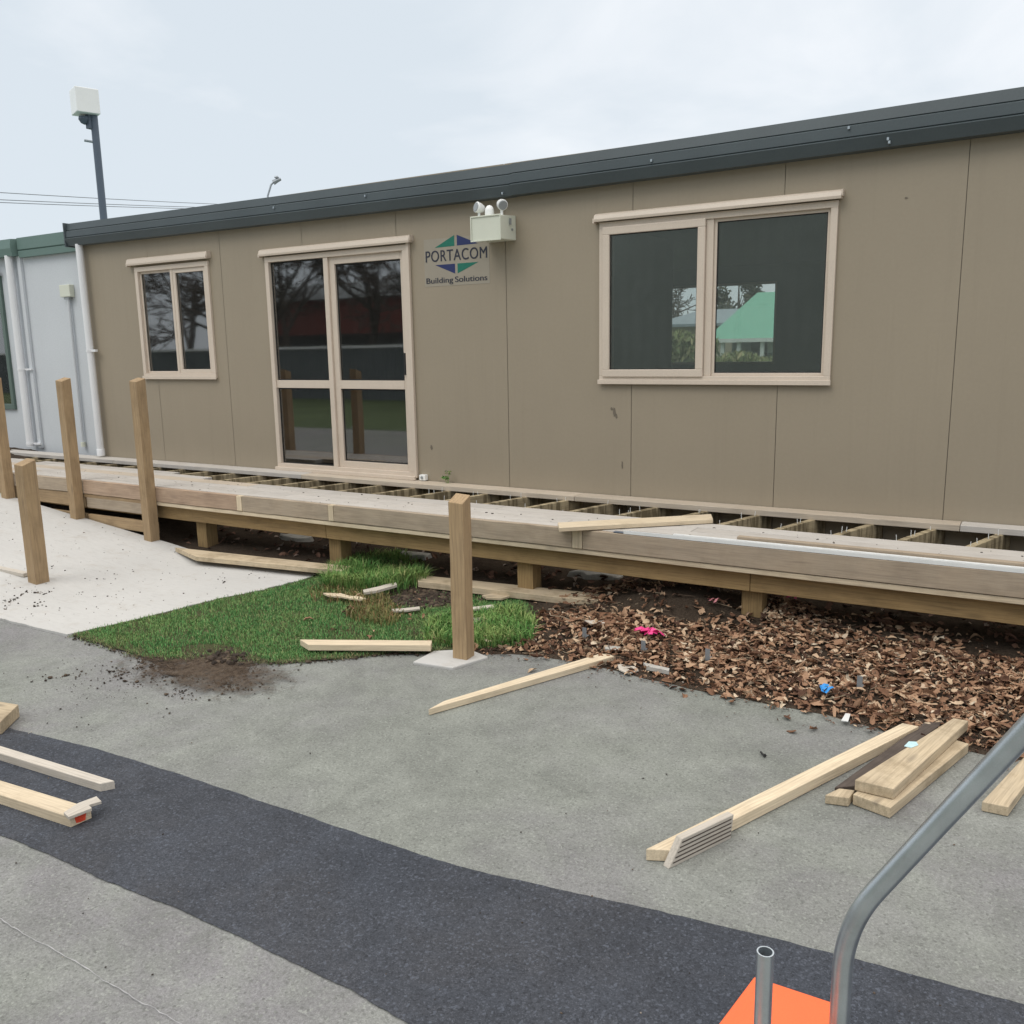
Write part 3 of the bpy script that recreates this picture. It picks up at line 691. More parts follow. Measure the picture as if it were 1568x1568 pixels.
# small window
x0, x1, z0, z1 = win1
mb = MB(); rect(mb, x0, x1, z0, z1, .045, YW+FP, YW+.05); bar(mb, -7.365, -7.335, z0+.045, z1-.045, YW-.012)
w1 = mb.build('window', MT['frame'], B, bevel=.003)
m2 = MB(); rect(m2, -7.335, x1-.045, z0+.045, z1-.045, .04, YW-.008, YW+.03); m2.build('sash', MT['frame'], w1, bevel=.003)
m2 = MB(); rect(m2, x0+.045, -7.365, z0+.045, z1-.045, .022, YW+.004, YW+.03); m2.build('sash', MT['frame'], w1, bevel=.003)
pane(w1, x0+.06, -7.38, z0+.06, z1-.06, YW+.018, 'glass'); pane(w1, -7.30, x1-.08, z0+.08, z1-.08, YW+.012, 'glass')
mb = MB(); mb.box(x0-.01, x1+.01, YW-.032, YW-.0225, z0-.012, z0+.02); mb.build('sill', MT['frame'], w1, bevel=.002)
flashing(w1, -7.955, -6.79, 2.482, .062)
# glazed door
x0, x1, z0, z1 = door
mb = MB(); rect(mb, x0, x1, z0, z1, .045, YW+FP, YW+.06)
d0 = mb.build('door', MT['frame'], B, bevel=.003)
m2 = MB(); xm = -5.38; w = .045                                     # fixed light on the left
m2.box(xm, xm+.05, YW-.016, YW+.04, z0+.045, z1-.045).box(x0+.045, xm, YW-.010, YW+.03, 1.283, 1.352)
m2.build('fixed_frame', MT['frame'], d0, bevel=.003)
m2 = MB(); xs0, xs1 = xm+.05, x1-.045
m2.box(xs0, xs0+.06, YW+.004, YW+.045, z0+.045, z1-.045).box(xs1-.04, xs1, YW+.004, YW+.045, z0+.045, z1-.045)
m2.box(xs0+.06, xs1-.04, YW+.004, YW+.045, z0+.045, z0+.10).box(xs0+.06, xs1-.04, YW+.004, YW+.045, z1-.105, z1-.045).box(xs0+.06, xs1-.04, YW+.002, YW+.045, 1.280, 1.352)
leafd = m2.build('sliding_leaf', MT['frame'], d0, bevel=.003)
pane(d0, x0+.05, xm-.003, z0+.05, 1.280, YW+.012, 'glass'); pane(d0, x0+.05, xm-.003, 1.355, z1-.05, YW+.012, 'glass')
pane(d0, xs0+.063, xs1-.043, z0+.103, 1.277, YW+.025, 'glass'); pane(d0, xs0+.063, xs1-.043, 1.355, z1-.108, YW+.025, 'glass')
m2 = MB(); m2.box(x0-.008, x1+.02, YW-.05, YW-.0225, z0-.02, z0+.012); m2.build('threshold', MT['frame'], d0, bevel=.003)
m2 = MB(); m2.box(xs1-.032, xs1-.012, YW-.012, YW+.003, 1.40, 1.58); m2.build('handle', MT['seal'], d0, bevel=.003)
m2 = MB(); m2.box(x1+.0005, x1+.028, YW-.03, YW-.001, z0, z1+.01); m2.build('outer_jamb', MT['frame'], d0, bevel=.003)
flashing(d0, -6.105, -4.425, 2.452, .054)
# large window
x0, x1, z0, z1 = win3
mb = MB(); rect(mb, x0, x1, z0, z1, .042, YW+FP, YW+.05); xm = -1.972; mb.box(xm-.018, xm+.032, YW-.012, YW+.05, z0+.042, z1-.042)
w3 = mb.build('window', MT['frame'], B, bevel=.003)
m2 = MB(); rect(m2, x0+.030, xm-.019, z0+.036, z1-.036, .052, YW-.034, YW+.012); m2.build('sash', MT['frame'], w3, bevel=.004)
m2 = MB(); rect(m2, xm+.032, x1-.042, z0+.042, z1-.042, .020, YW+.002, YW+.03); m2.build('glazing_bead', MT['frame'], w3, bevel=.002)
pane(w3, x0+.079, xm-.070, z0+.085, z1-.085, YW-.012, 'glass2'); pane(w3, xm+.050, x1-.060, z0+.060, z1-.060, YW+.014, 'glass2')
mb = MB(); mb.box(x0-.008, x1+.006, YW-.034, YW-.0225, z0-.016, z0+.016); mb.build('sill', MT['frame'], w3, bevel=.002)
flashing(w3, -2.795, -1.135, 2.470, .050)
# rear window
mb = MB(); rect(mb, bw[0], bw[1], bw[2], bw[3], .03, 11.86, 11.92); mb.box(-3.94, -3.88, 11.86, 11.92, bw[2]+.03, bw[3]-.03)
wb = mb.build('rear_window', MT['frame'], B); mb = MB(); mb.box(bw[0]+.03, bw[1]-.03, 11.885, 11.89, bw[2]+.03, bw[3]-.03); mb.build('pane', MT['glassback'], wb)

for (x0, x1, z0, z1), par in ((win1, w1), (door, d0), (win3, w3)):
    mb = MB(); mb.box(x0, x0+.03, YW+.061, YW+.17, z0, z1).box(x1-.03, x1, YW+.061, YW+.17, z0, z1).box(x0+.03, x1-.03, YW+.061, YW+.17, z1-.03, z1); mb.build('inner_reveal', MT['frame'], par)
# company sign on the wall
YS = YW-.0015
def L(cx, cy): p = Wp(640+cx/13.07, 340+cy/13.07, YW); return (p.x, p.z)
a = L(135, 330); b = L(1415, 1260)
mb = MB(); mb.box(-4.315, -3.70, YS, YW-.0002, 2.098, 2.462)
sg = mb.build('company_sign', MT['signpatch'], B)
def tri(pts, mat, nm):
    mb = MB(); mb.prism([(p[0], YS-.0012, p[1]) for p in pts], (0, .0010, 0)); return mb.build(nm, MT[mat], sg)
cx = -4.008; ex = -4.205, -3.822
for pts, m_ in (([(-4.208, 2.394), (cx-.012, 2.397), (cx-.012, 2.478)], 'signgreen'), ([(cx+.012, 2.397), (-3.80, 2.400), (cx+.012, 2.478)], 'signblue'), ([(-4.208, 2.262), (cx-.012, 2.187), (cx-.012, 2.262)], 'signblue'), ([(cx+.012, 2.262), (cx+.012, 2.187), (-3.80, 2.262)], 'signgreen')): tri(pts, m_, 'emblem')
def lettering(txt, x0, x1, z0, z1, nm, bold=.0, space=1.0):
    cu = bpy.data.curves.new(nm, 'FONT'); cu.body = txt; cu.size = 1; cu.space_character = space; cu.offset = bold
    o = bpy.data.objects.new(nm, cu); COL.objects.link(o)
    dg = bpy.context.evaluated_depsgraph_get(); me0 = o.evaluated_get(dg).to_mesh(); vs = [v.co.copy() for v in me0.vertices]; fs = [tuple(p.vertices) for p in me0.polygons]
    o.evaluated_get(dg).to_mesh_clear(); bpy.data.objects.remove(o); bpy.data.curves.remove(cu)
    xa, xb = min(v.x for v in vs), max(v.x for v in vs)
    cap = .70; mb = MB(); q = [(x0+(v.x-xa)/(xb-xa)*(x1-x0), YS-.0016, z0+v.y/cap*(z1-z0)) for v in vs]
    mb.add(q, fs); mb.add([(x+.0028, y-.0002, z) for x, y, z in q], fs); return mb.build(nm, MT['signtext'], sg)
lettering('PORTACOM', -4.300, -3.722, 2.288, 2.374, 'lettering', .0, 1.08)
lettering('Building', -4.300, -4.042, 2.122, 2.165, 'lettering', .0)
lettering('Solutions', -4.023, -3.724, 2.122, 2.165, 'lettering', .0)
# wear marks and small fittings
mb = MB()
for px, py, w, h in ((941, 631, .012, .035), (937, 626, .012, .012), (661, 685, .012, .022), (953, 712, .006, .03), (944, 637, .008, .02), (1388, 303, .010, .006)):
    p = Wp(px, py, YW); mb = MB(); mb.prism([(p.x-w, YW-.0022, p.z-h*.2), (p.x-w*.2, YW-.0022, p.z-h), (p.x+w, YW-.0022, p.z-h*.5), (p.x+w*.4, YW-.0022, p.z+h*.7), (p.x-w*.6, YW-.0022, p.z+h)], (0, .002, 0)); mb.build('scuff_mark', MT['joint'], wall)
p = Wp(649, 733, YW-.02)
mb = MB(); mb.box(p.x-.03, p.x+.03, YW-.045, YW-.0005, p.z-.012, p.z+.035); so = mb.build('outlet', MT['whitepl'], B, bevel=.004)
mb = MB(); mb.lathe([(.012, 0), (.012, .006)], (p.x, YW-.0455, p.z+.012), (0, -1, 0), 12); mb.build('outlet_hole', MT['lens'], so)
# downpipe at the corner
a = Wp(121, 378, YW-.06); b = Wp(152, 694, YW-.06)
dp_ = thing('downpipe', 'white plastic downpipe at the left corner of the taupe building, one clip', 'downpipe', (a.x, YW-.06, .54))
mb = MB(); mb.tube([(a.x+.0, YW-.06, 2.74), (a.x+.01, YW-.06, 1.6), (a.x+.012, YW-.06, .54)], .036, 18); mb.build('pipe', MT['pvc'], dp_, smooth=True)
c = Wp(140, 537, YW-.06); mb = MB(); mb.lathe([(.042, -.012), (.042, .012)], (a.x+.008, YW-.06, c.z), (0, 0, 1), 18); mb.box(a.x+.03, a.x+.115, YW-.075, YW-.045, c.z-.012, c.z+.012); mb.build('clip', MT['pvc'], dp_)
mb = MB(); mb.lathe([(.041, 0), (.041, .07), (.037, .075)], (a.x+.012, YW-.06, .54), (0, 0, 1), 18); mb.build('collar', MT['pvc'], dp_, smooth=True)
# emergency flood light on the wall
el = thing('emergency_light', 'ivory twin-head emergency light box mounted above the company sign', 'light', (-3.6, YW, 2.38))
def ey(px, py, y): return Wp(px, py, y)
mb = MB(); mb.hexa([(-3.722, 5.69, 2.388), (-3.470, 5.69, 2.388), (-3.460, YW-.001, 2.395), (-3.700, YW-.001, 2.395)], [(-3.722, 5.69, 2.558), (-3.470, 5.69, 2.558), (-3.460, YW-.001, 2.572), (-3.700, YW-.001, 2.572)])
hs = mb.build('housing', MT['plastic'], el, bevel=.006)
mb = MB(); rect(mb, -3.728, -3.464, 2.382, 2.564, .010, 5.683, 5.6895); mb.build('cover_rim', MT['plastic'], el, bevel=.002)
mb = MB(); mb.box(-3.459, -3.455, 5.80, 5.825, 2.50, 2.545); mb.build('switch', MT['lens'], el)
mb = MB(); mb.box(-3.459, -3.455, 5.83, 5.85, 2.46, 2.475); mb.build('test_button', MT['lens'], el)
for (x, aim, zz) in ((-3.690, (-.35, -.75, .15), 2.622), (-3.492, (.75, -.55, -.35), 2.628)):
    mb = MB(); mb.tube([(x, 5.75, 2.56), (x, 5.75, zz-.02)], .010, 10); mb.build('stem', MT['whitepl'], el, smooth=True)
    mb = MB(); mb.lathe([(.008, -.045), (.026, -.036), (.036, -.010), (.040, .022), (.036, .026)], (x, 5.75, zz+.01), aim, 18); h_ = mb.build('lamp_head', MT['whitepl'], el, smooth=True)
    ad = Vector(aim).normalized(); mb = MB(); mb.lathe([(.034, 0), (.030, .004)], Vector((x, 5.75, zz+.01))+ad*.0265, aim, 18); mb.build('lens', MT['lens'], h_, smooth=True)
mb = MB(); mb.lathe([(.034, 0), (.034, .04), (.030, .060), (.018, .076), (.004, .081)], (-3.595, 5.745, 2.560), (0, 0, 1), 20); mb.build('sensor_dome', MT['whitepl'], el, smooth=True)

# ------------------------------------------------------------------ white building on the left
YN = 6.02
WB = thing('white_building', 'white board building with sage green fascia beyond the taupe building', 'building', (-11, YN, 0))
gw = (-11.9, -10.46, .99, 2.53)
mb = MB(); xs = [-16, gw[0], gw[1], -8.78]; zs = [.3, gw[2], gw[3], 2.9]
for i in range(3):
    for j in range(3):
        if i == 1 and j == 1: continue
        mb.add([(xs[i], YN, zs[j]), (xs[i+1], YN, zs[j]), (xs[i+1], YN, zs[j+1]), (xs[i], YN, zs[j+1])], [(0, 1, 2, 3)])
mb.box(-16, -15.95, YN+.001, 11.5, .3, 2.9).box(-8.83, -8.785, YN+.001, 11.5, .3, 2.9).box(-15.95, -8.83, 11.45, 11.5, .3, 2.9)
ww = mb.build('wall', MT['white'], WB, org=(-11, YN, 0))
mb = MB(); mb.prism([(-9.98, YN, 2.70), (-9.98, YN-.055, 2.70), (-9.98, YN-.06, 2.765), (-9.98, YN-.045, 2.775), (-9.98, YN-.06, 2.785), (-9.98, YN-.06, 2.91), (-9.98, YN, 2.92)], (1.19, 0, 0)); mb.build('fascia', MT['greenfascia'], WB)
mb = MB(); mb.prism([(-16, YN, 2.72), (-16, YN-.10, 2.72), (-16, YN-.12, 2.80), (-16, YN-.11, 2.90), (-16, YN, 2.91)], (5.98, 0, 0)); mb.build('gutter', MT['greenfascia'], WB)
mb = MB(); mb.box(-16, -8.80, YN+.002, 11.6, 2.86, 2.90); mb.build('roof', MT['greenfascia'], WB)
mb = MB(); rect(mb, gw[0], gw[1], gw[2], gw[3], .06, YN-.03, YN+.04); mb.box(-11.2, -11.15, YN-.03, YN+.04, gw[2]+.06, gw[3]-.06); wg = mb.build('window', MT['greenframe'], WB, bevel=.003)
mb = MB(); mb.box(gw[0]+.06, gw[1]-.06, YN+.01, YN+.016, gw[2]+.06, gw[3]-.06); mb.build('pane', MT['glass'], wg)
mb = MB(); mb.box(gw[0]-.02, gw[1]+.02, YN-.045, YN-.031, gw[3]-.01, gw[3]+.05); mb.build('head_flashing', MT['greenframe'], wg)
mb = MB(); mb.box(-15.9, -8.9, YN+.5, YN+.55, .3, 2.85); mb.build('dark_room_sheet', MT['slot'], WB)  # dark sheet added behind the pane so the room looks unlit
a = Wp(12, 385, YN-.07); b = Wp(44, 683, YN-.07)
p2 = thing('downpipe', 'white downpipe with two clips on the wall of the white building', 'downpipe', (a.x, YN-.07, .55))
mb = MB(); mb.tube([(a.x, YN-.07, 2.73), (a.x, YN-.07, .57)], .042, 18); mb.build('pipe', MT['pvc'], p2, smooth=True)
for z in (1.46, .60):
    mb = MB(); mb.lathe([(.047, -.012), (.047, .012)], (a.x, YN-.07, z), (0, 0, 1), 18); mb.box(a.x+.04, a.x+.17, YN-.06, YN-.03, z-.01, z+.01); mb.build('clip', MT['pvc'], p2)
mb = MB(); mb.box(-10.065, -10.0, YN-.035, YN-.0005, .55, 2.72); mb.build('cover_strip', MT['white'], WB, bevel=.004)
jb = thing('junction_box', 'small cream junction box with a thin conduit running down the white wall', 'junction box', (-9.2, YN, .55))
mb = MB(); mb.box(-9.285, -9.105, YN-.06, YN-.001, 2.235, 2.365); bx = mb.build('box', MT['plastic'], jb, bevel=.006)
mb = MB(); mb.box(-9.235, -9.150, YN-.05, YN-.002, 2.21, 2.2345); mb.build('gland', MT['lens'], jb)
mb = MB(); mb.tube([(-9.185, YN-.03, 2.21), (-9.195, YN-.03, .66)], .017, 12); mb.build('conduit', MT['white'], jb, smooth=True)
mb = MB(); mb.lathe([(.026, 0), (.026, .05)], (-9.195, YN-.03, .60), (0, 0, 1), 12); mb.build('coupling', MT['plastic'], jb)

# ------------------------------------------------------------------ timber deck
D = thing('timber_deck', 'low unfinished timber deck with open joists along the taupe building', 'deck', (-4, 5.2, 0))
ZD = .525
# strip against the wall (several boards end to end)
for (a, b) in ((-10.9, -8.3), (-8.297, -5.62), (-5.617, -2.9), (-2.897, -.35), (-.347, 2.4)):
    ya = 5.712+.0125*(a+4.3)/1.1 if a > -4.3 else 5.712; yb = 5.712+.0125*(b+4.3)/1.1 if b > -4.3 else 5.712
    ya, yb = min(ya, 5.83), min(yb, 5.83)
    sag = lambda x: ZD-.006*math.exp(-((x+1.8)/1.6)**2)
    slab('wall_board', [(a, ya, sag(a)), (b, yb, sag(b)), (b, 5.893, sag(b)), (a, 5.893, sag(a))], .038, MT['decknew'] if -6 < a < -2 else MT['deck'], D)
# joists run at a slight skew
SK = .31
jx = [-.455-.352*k for k in range(-6, 30)]
for x in jx:
    y1, y0 = 5.885, 4.70
    if x-SK*(y1-y0) > 2.6: continue
    jo = board('joist', (x-SK*(y1-y0), y0, .425), (x, y1, .425), .042, .12, MT['joist'], D, seg=4, bevel=.003)
    if -4.2 < x < 1:
        for q in range(random.randint(2, 4)):
            s_ = random.uniform(.12, .62); px = x-SK*s_-random.uniform(.004, .016)+.01; py = y1-s_; hh = random.uniform(.018, .04)
            mb = MB(); mb.tube([(px, py, .484), (px+random.uniform(-.004, .004), py, .486+hh)], .0021, 6); mb.build('nail', MT['alu'], jo)
# decking boards
rows = [(4.688, 4.762), (4.767, 4.884), (4.889, 5.006), (5.011, 5.128)]
random.seed(21)
for r, (ya, yb) in enumerate(rows):
    x = -10.9+random.uniform(0, .6)
    while x < 2.4:
        Lb = random.choice((2.4, 2.9, 3.3)); xe = min(x+Lb, 2.5)
        y2 = yb+ (.0 if r < 3 else .02)
        board('deck_board', (x, (ya+y2)/2, ZD-.0175), (xe-.003, (ya+y2)/2, ZD-.0175), y2-ya, .035, MT['decknew'] if random.random() < .22 else MT['deck'], D, seg=8, warp=.0012)
        x = xe
for (a, b) in ((-10.9, -8.6), (-8.597, -6.25)):
    board('deck_board', (a, 5.205, ZD-.0175), (b, 5.205, ZD-.0175), .115, .035, MT['deck'], D, seg=6)
    board('deck_board', (a-.3, 5.315, ZD-.0175), (b-.55, 5.315, ZD-.0175), .09, .035, MT['deck'], D, seg=6)
# fascia boards along the front edge with pale blocks at the joints
segs = [(-10.9, -8.25, 'edge'), (-8.247, -7.2, 'edge'), (-7.197, -6.22, 'edgewarm'), (-6.217, -5.266, 'edgewarm'), (-5.206, -4.328, 'edge'), (-4.274, -2.368, 'edge'), (-2.296, 2.5, 'edge')]
for a, b, m_ in segs:
    board('edge_board', (a, 4.6655, .464), (b, 4.6655, .464), .040, .118, MT[m_], D, seg=10, warp=.0012)
for xa, xb in ((-5.264, -5.208), (-4.326, -4.276), (-2.366, -2.298)):
    board('joint_block', ((xa+xb)/2, 4.6640, .406), ((xa+xb)/2, 4.6640, .522), xb-xa-.002, .042, MT['pine'], D, up=(0, -1, 0), seg=1)
for a, b in ((-10.9, -6.25), (-6.247, -3.1), (-3.097, 2.5)):
    board('edge_batten', (a, 4.678, .386), (b, 4.678, .386), .05, .030, MT['pine'] if a > -6.3 else MT['post'], D, seg=8)
for a, b in ((-10.9, -6.45), (-6.447, -4.42), (-4.417, -1.30), (-1.297, 2.5)):
    board('bearer', (a, 4.735, .311), (b, 4.735, .311), .048, .112, MT['bearer'], D, seg=8)
for px, py in ((1135, 930), (792, 880), (504, 840), (301, 810)):
    p = Wp(px, py, 4.77); x = p.x+.058
    board('pile', (x, 4.828, -.08), (x, 4.828, .2545), .115, .115, MT['bearer'], D, up=(0, -1, 0), seg=3)
board('pile', (.35, 4.828, -.08), (.35, 4.828, .2545), .115, .115, MT['bearer'], D, up=(0, -1, 0), seg=3)
for x in (-6.0, -4.6, -2.9, -1.2, .5):
    board('pile', (x, 5.7, -.08), (x, 5.7, .36), .1, .1, MT['bearer'], D, up=(0, -1, 0), seg=2)
for a, b in ((-9.2, -7.215), (-7.18, -6.26)):
    board('skirt_board', (a, 4.668, .327), (b, 4.668, .327), .03, .092, MT['post'] if a < -8 else MT['edge'], D, seg=5)
    board('skirt_board', (a, 4.668, .174), (b, 4.668, .174), .03, .096, MT['post'], D, seg=5)
# handrail posts bolted to the deck edge
S_ = .088
def hpost(px_l, base_px, topz, parent, **k):
    pass
for px, py in ((203, 640), (91, 640), (-13, 640)):
    p = Wp(px, py, 4.556); x = p.x+S_/2
    zb = terr(x, 4.55)-.05
    board('handrail_post', (x, 4.5985, zb), (x, 4.5985, 1.405), S_, S_, MT['post'], D, up=(0, -1, 0), seg=5, cut1=lambda a, b: (-.012 if b > 0 else .014)+.004*a)
# things lying on the deck
o = slab('timber_batten', [G(*q, .555) for q in ((854, 800), (1089, 787), (1092, 795), (856, 808))], .026, MT['pine']); tag(o, 'slim pale batten lying slantwise across the grey decking', 'timber')
tr = thing('metal_trim', 'bright metal trim strip along the front edge of the decking', 'trim', (-.7, 4.66, ZD))
mb = MB(); mb.box(-2.03, 2.2, 4.6465, 4.652, ZD, ZD+.020); mb.build('flange', MT['alu'], tr)
mb = MB(); mb.box(-2.10, 2.2, 4.6525, 4.690, ZD+.001, ZD+.004); mb.build('dark_channel', MT['poledark'], tr)
mb = MB(); mb.box(-1.75, 2.2, 4.712, 4.738, ZD+.001, ZD+.011); o = mb.build('metal_trim', MT['alu'], bevel=.001); tag(o, 'second pale trim strip just behind the front metal strip on the decking', 'trim')
board_ = board('timber_lath', (-1.39, 4.770, ZD+.013), (2.2, 4.770, ZD+.013), .045, .024, MT['edge'], seg=6); tag(board_, 'thin grey brown lath drawing the shadow line on the right-hand decking behind the trim', 'timber')  # grey brown strip stands for the shadow line between pale boards

# ------------------------------------------------------------------ free-standing posts
def free_post(p, top, label, rot=0, s=.088, mat='post'):
    t = thing('timber_post', label, 'post', (p.x, p.y, p.z))
    u = Vector((sin(rot), -cos(rot), 0))
    board('shaft', (p.x, p.y, p.z-.03), (p.x, p.y, top), s, s, MT[mat], t, up=u, seg=5, cut1=lambda a, b: (-.017 if b > 0 else .017)+.003*a)
    return t
fp = G(707, 1014); 
tp = free_post(Vector((fp.x-.035+.018, fp.y+.044, 0)), .857, 'timber post standing on a small pale concrete pad at the asphalt edge', radians(4), .084)
pad = [G(*q) for q in ((632, 1017), (693, 1026), (748, 1009), (718, 997), (664, 1000))]
mb = MB(); mb.prism([(p.x, p.y, -.02) for p in pad][::-1], (0, 0, .034)); mb.build('footing', MT['concrete'], tp, bevel=.006)
q = GT(53, 897); free_post(Vector((q.x-.02, q.y+.045, q.z)), .885+.01, 'timber post standing alone in the white concrete path, nearest to the left edge', 0, .098)
a, b = GT(-60, 858), GT(41, 888)
o = board('timber_rail', (a.x-.6, a.y-.05, terr(a.x, a.y)+.03), (b.x-.03, b.y+.02, terr(b.x, b.y)+.03), .05, .028, MT['pinegrey'], seg=4); tag(o, 'low grey rail lying on the concrete and ending at the left timber post', 'timber')

# ------------------------------------------------------------------ loose timber
def timber(name, pxs, z, thick, mat, label, group=None, bevel=.0025):
    o = slab(name, [G(p[0], p[1], z) for p in pxs], thick, MT[mat], None, bevel); return tag(o, label, 'timber', group)
timber('timber_stake', [(656, 1086), (943, 1004), (924, 999), (680, 1073)], .032, .030, 'pine', 'fresh pine stake with a pointed end lying on the grey asphalt')
timber('timber_plank', [(1031, 1302), (1407, 1112), (1382, 1107), (989, 1300)], .042, .040, 'pine', 'long fresh pine plank on the asphalt with an offcut stood against its near end')
# offcut stood on edge
p0, p1 = G(1024, 1331), G(1119, 1284); d = (p1-p0).normalized(); n_ = Vector((-d.y, d.x, 0)); t_ = .026; hh = .082
f = [p0, p1, p1+d*.012+Vector((0, 0, hh)), p0+d*.058+Vector((0, 0, hh))]
mb = MB(); mb.prism([v for v in f], n_*t_); Mx, _ = frame_of(p0, p1); o = mb.build('timber_offcut', MT['pinegrey'], M=Mx, bevel=.002); tag(o, 'short grey grooved offcut standing on edge beside the long pine plank', 'timber')
mb = MB()
for k in range(5):
    z = .012+.014*k; a = p0+d*(.01+.7*z)-n_*.0012; b = p1-n_*.0012
    mb.prism([a+Vector((0, 0, z)), b+Vector((0, 0, z)), b+Vector((0, 0, z+.004)), a+Vector((0, 0, z+.004))], n_*.001)
mb.build('groove', MT['darkplank'], o)
W4 = lambda x, y: (1240+x/4.78, 1080+y/4.78)
a, b, c = G(*W4(315, 650), .042), G(*W4(590, 750), .042), G(*W4(1165, 280), .042)
slb = slab('timber_plank', [b, c, c+(a-b), a], .040, MT['oldplank']); tag(slb, 'lower plank of the two-plank stack on the asphalt by the leaves', 'timber')
top = slab('timber_plank', [G(*W4(x, y), .084) for x, y in ((615, 612), (1162, 112), (1050, 92), (330, 545))], .040, MT['oldplank']); tag(top, 'upper plank of the two-plank stack, with a pale blue label on it', 'timber')
lp = [G(*W4(x, y), .0848) for x, y in ((690, 300), (740, 312), (795, 292), (780, 268), (725, 265))]
mb = MB(); mb.prism(lp, (0, 0, .001)); mb.build('paper_label', MT['label'], top)
slab_ = slab('timber_offcut', [G(*W4(x, y), .036) for x, y in ((285, 678), (330, 620), (215, 606), (112, 655))], .034, MT['oldplank']); tag(slab_, 'stubby plank end poking out at the left foot of the plank stack', 'timber')
dk = slab('timber_plank', [G(*W4(x, y), .030) for x, y in ((330, 590), (990, 118), (835, 125), (180, 600))], .026, MT['darkplank']); tag(dk, 'dark rotten plank lying between the pine plank and the plank stack', 'timber')
timber('timber_plank', [W4(1455, 745), W4(1760, 330), W4(1640, 300), W4(1260, 705)], .037, .035, 'oldplank', 'brown plank end at the right edge beyond the steel handle')
b1 = slab('timber_batten', [(-4.5, 1.700, .036), (-2.890, 1.805, .036), (-2.862, 1.847, .036), (-4.5, 1.752, .036)], .035, MT['pinegrey']); tag(b1, 'grey topped batten on the dark asphalt strip, back one of the pair at left', 'timber')
b2 = slab('timber_batten', [(-4.2, 1.480, .043), (-2.752, 1.597, .043), (-2.745, 1.672, .043), (-4.2, 1.548, .043)], .041, MT['pine']); tag(b2, 'thick pine batten with orange painted end on the dark asphalt strip', 'timber')
mb = MB(); mb.hexa([(-2.7525, 1.617, .008), (-2.748, 1.648, .008), (-2.7465, 1.648, .008), (-2.7505, 1.617, .008)], [(-2.7515, 1.612, .034), (-2.7475, 1.652, .034), (-2.744, 1.652, .034), (-2.747, 1.612, .034)]); mb.build('painted_end', MT['sprayorange'], b2)
V5 = lambda x, y: (x/5.227, 1040+y/5.227)
ch = slab('timber_splinter', [G(*V5(x, y), .058) for x, y in ((555, 1110), (735, 1040), (815, 985), (770, 945), (620, 1000), (515, 1075))][:4], .010, MT['pine'])
COL.objects.unlink(ch); bpy.data.objects.remove(ch)
mb = MB(); pts = [G(*V5(x, y), .050) for x, y in ((550, 1112), (735, 1040), (712, 1015), (812, 985), (772, 945), (625, 1000), (510, 1075))]; mb.prism([Vector((p.x, p.y, .0440)) for p in pts], (0, 0, .010)); Mx, _ = frame_of(pts[0], pts[3]); ch = mb.build('timber_splinter', MT['pinegrey'], M=Mx); tag(ch, 'broken splinter resting on the orange painted end of a batten', 'timber')
e3 = slab('timber_plank', [(-4.6, 1.72, .062), (-3.725, 1.908, .062), (-3.845, 2.058, .062), (-4.7, 1.90, .062)], .058, MT['oldplank']); tag(e3, 'thick plank corner entering at the left edge above the battens', 'timber')
timber('timber_batten', [(472, 987), (659.5, 988), (661.5, 980.5), (459, 979)], .062, .034, 'pine', 'pine batten with a split end lying on the lawn beside the front post')
for q in range(3):
    a = (459+3*q, 980+2.5*q); o = None
timber('timber_plank', [(300, 852), (524, 874), (537, 867), (268, 838)], .085, .036, 'oldplank', 'grey brown plank lying between concrete path and deck piles')
timber('timber_plank', [(640, 890), (914, 921), (931, 910), (640, 880)], .070, .042, 'oldplank', 'brown plank lying behind the front post under the deck edge')
U7 = lambda x, y: (480+x/7.84, 820+y/7.84)
def chip(pxs, z, t, mat, label):
    mb = MB(); pts = [G(*U7(*p), z) for p in pxs]; mb.prism(pts, (0, 0, t)); Mx, _ = frame_of(pts[0], pts[len(pts)//2]); o = mb.build('wood_chip', MT[mat], M=Mx); return tag(o, label, 'wood chip')
chip([(115, 705), (330, 710), (430, 740), (560, 750), (635, 770), (560, 790), (470, 775), (330, 750), (170, 735)], .045, .010, 'pine', 'flat pale splinter of wood lying on the green lawn')
chip([(595, 680), (780, 640), (900, 605), (990, 590), (1005, 620), (880, 655), (760, 690), (610, 712)], .055, .016, 'pinegrey', 'light stick of wood in the tall grass tuft')
chip([(935, 900), (1100, 890), (1270, 870), (1280, 895), (1130, 915), (950, 925)], .03, .010, 'pinegrey', 'thin grey splinter beside the dug soil hole on the lawn')
def chip2(pxs, z, t, mat, label):
    mb = MB(); pts = [G(*p, z) for p in pxs]; mb.prism(pts, (0, 0, t)); Mx, _ = frame_of(pts[0], pts[len(pts)//2]); o = mb.build('wood_chip', MT[mat], M=Mx); return tag(o, label, 'wood chip')
chip2([(708, 950), (735, 948), (738, 952), (722, 957), (708, 956)], .035, .012, 'pinegrey', 'broken wood chip in the grass to the right of the front post')
chip2([(712, 933), (755, 928), (757, 932), (712, 937)], .03, .010, 'pinegrey', 'slim splinter in the grass upper right of the front post')
chip2([(738, 914), (765, 910), (790, 908), (788, 913), (768, 919), (745, 918)], .03, .012, 'oldplank', 'curved bark-brown chip at the lawn edge near the leaves')
chip2([(893, 952), (925, 953), (926, 957), (905, 958)], .05, .012, 'pinegrey', 'pale chip of wood among the leaves under the deck')
chip2([(945, 1018), (972, 1022), (978, 1028), (962, 1033), (948, 1027)], .012, .006, 'pinegrey', 'pale curled chip at the asphalt edge by the stake end')
chip2([(925, 990), (950, 993), (948, 998), (926, 996)], .03, .01, 'oldconcrete', 'flat pale stone chip just past the stake end')
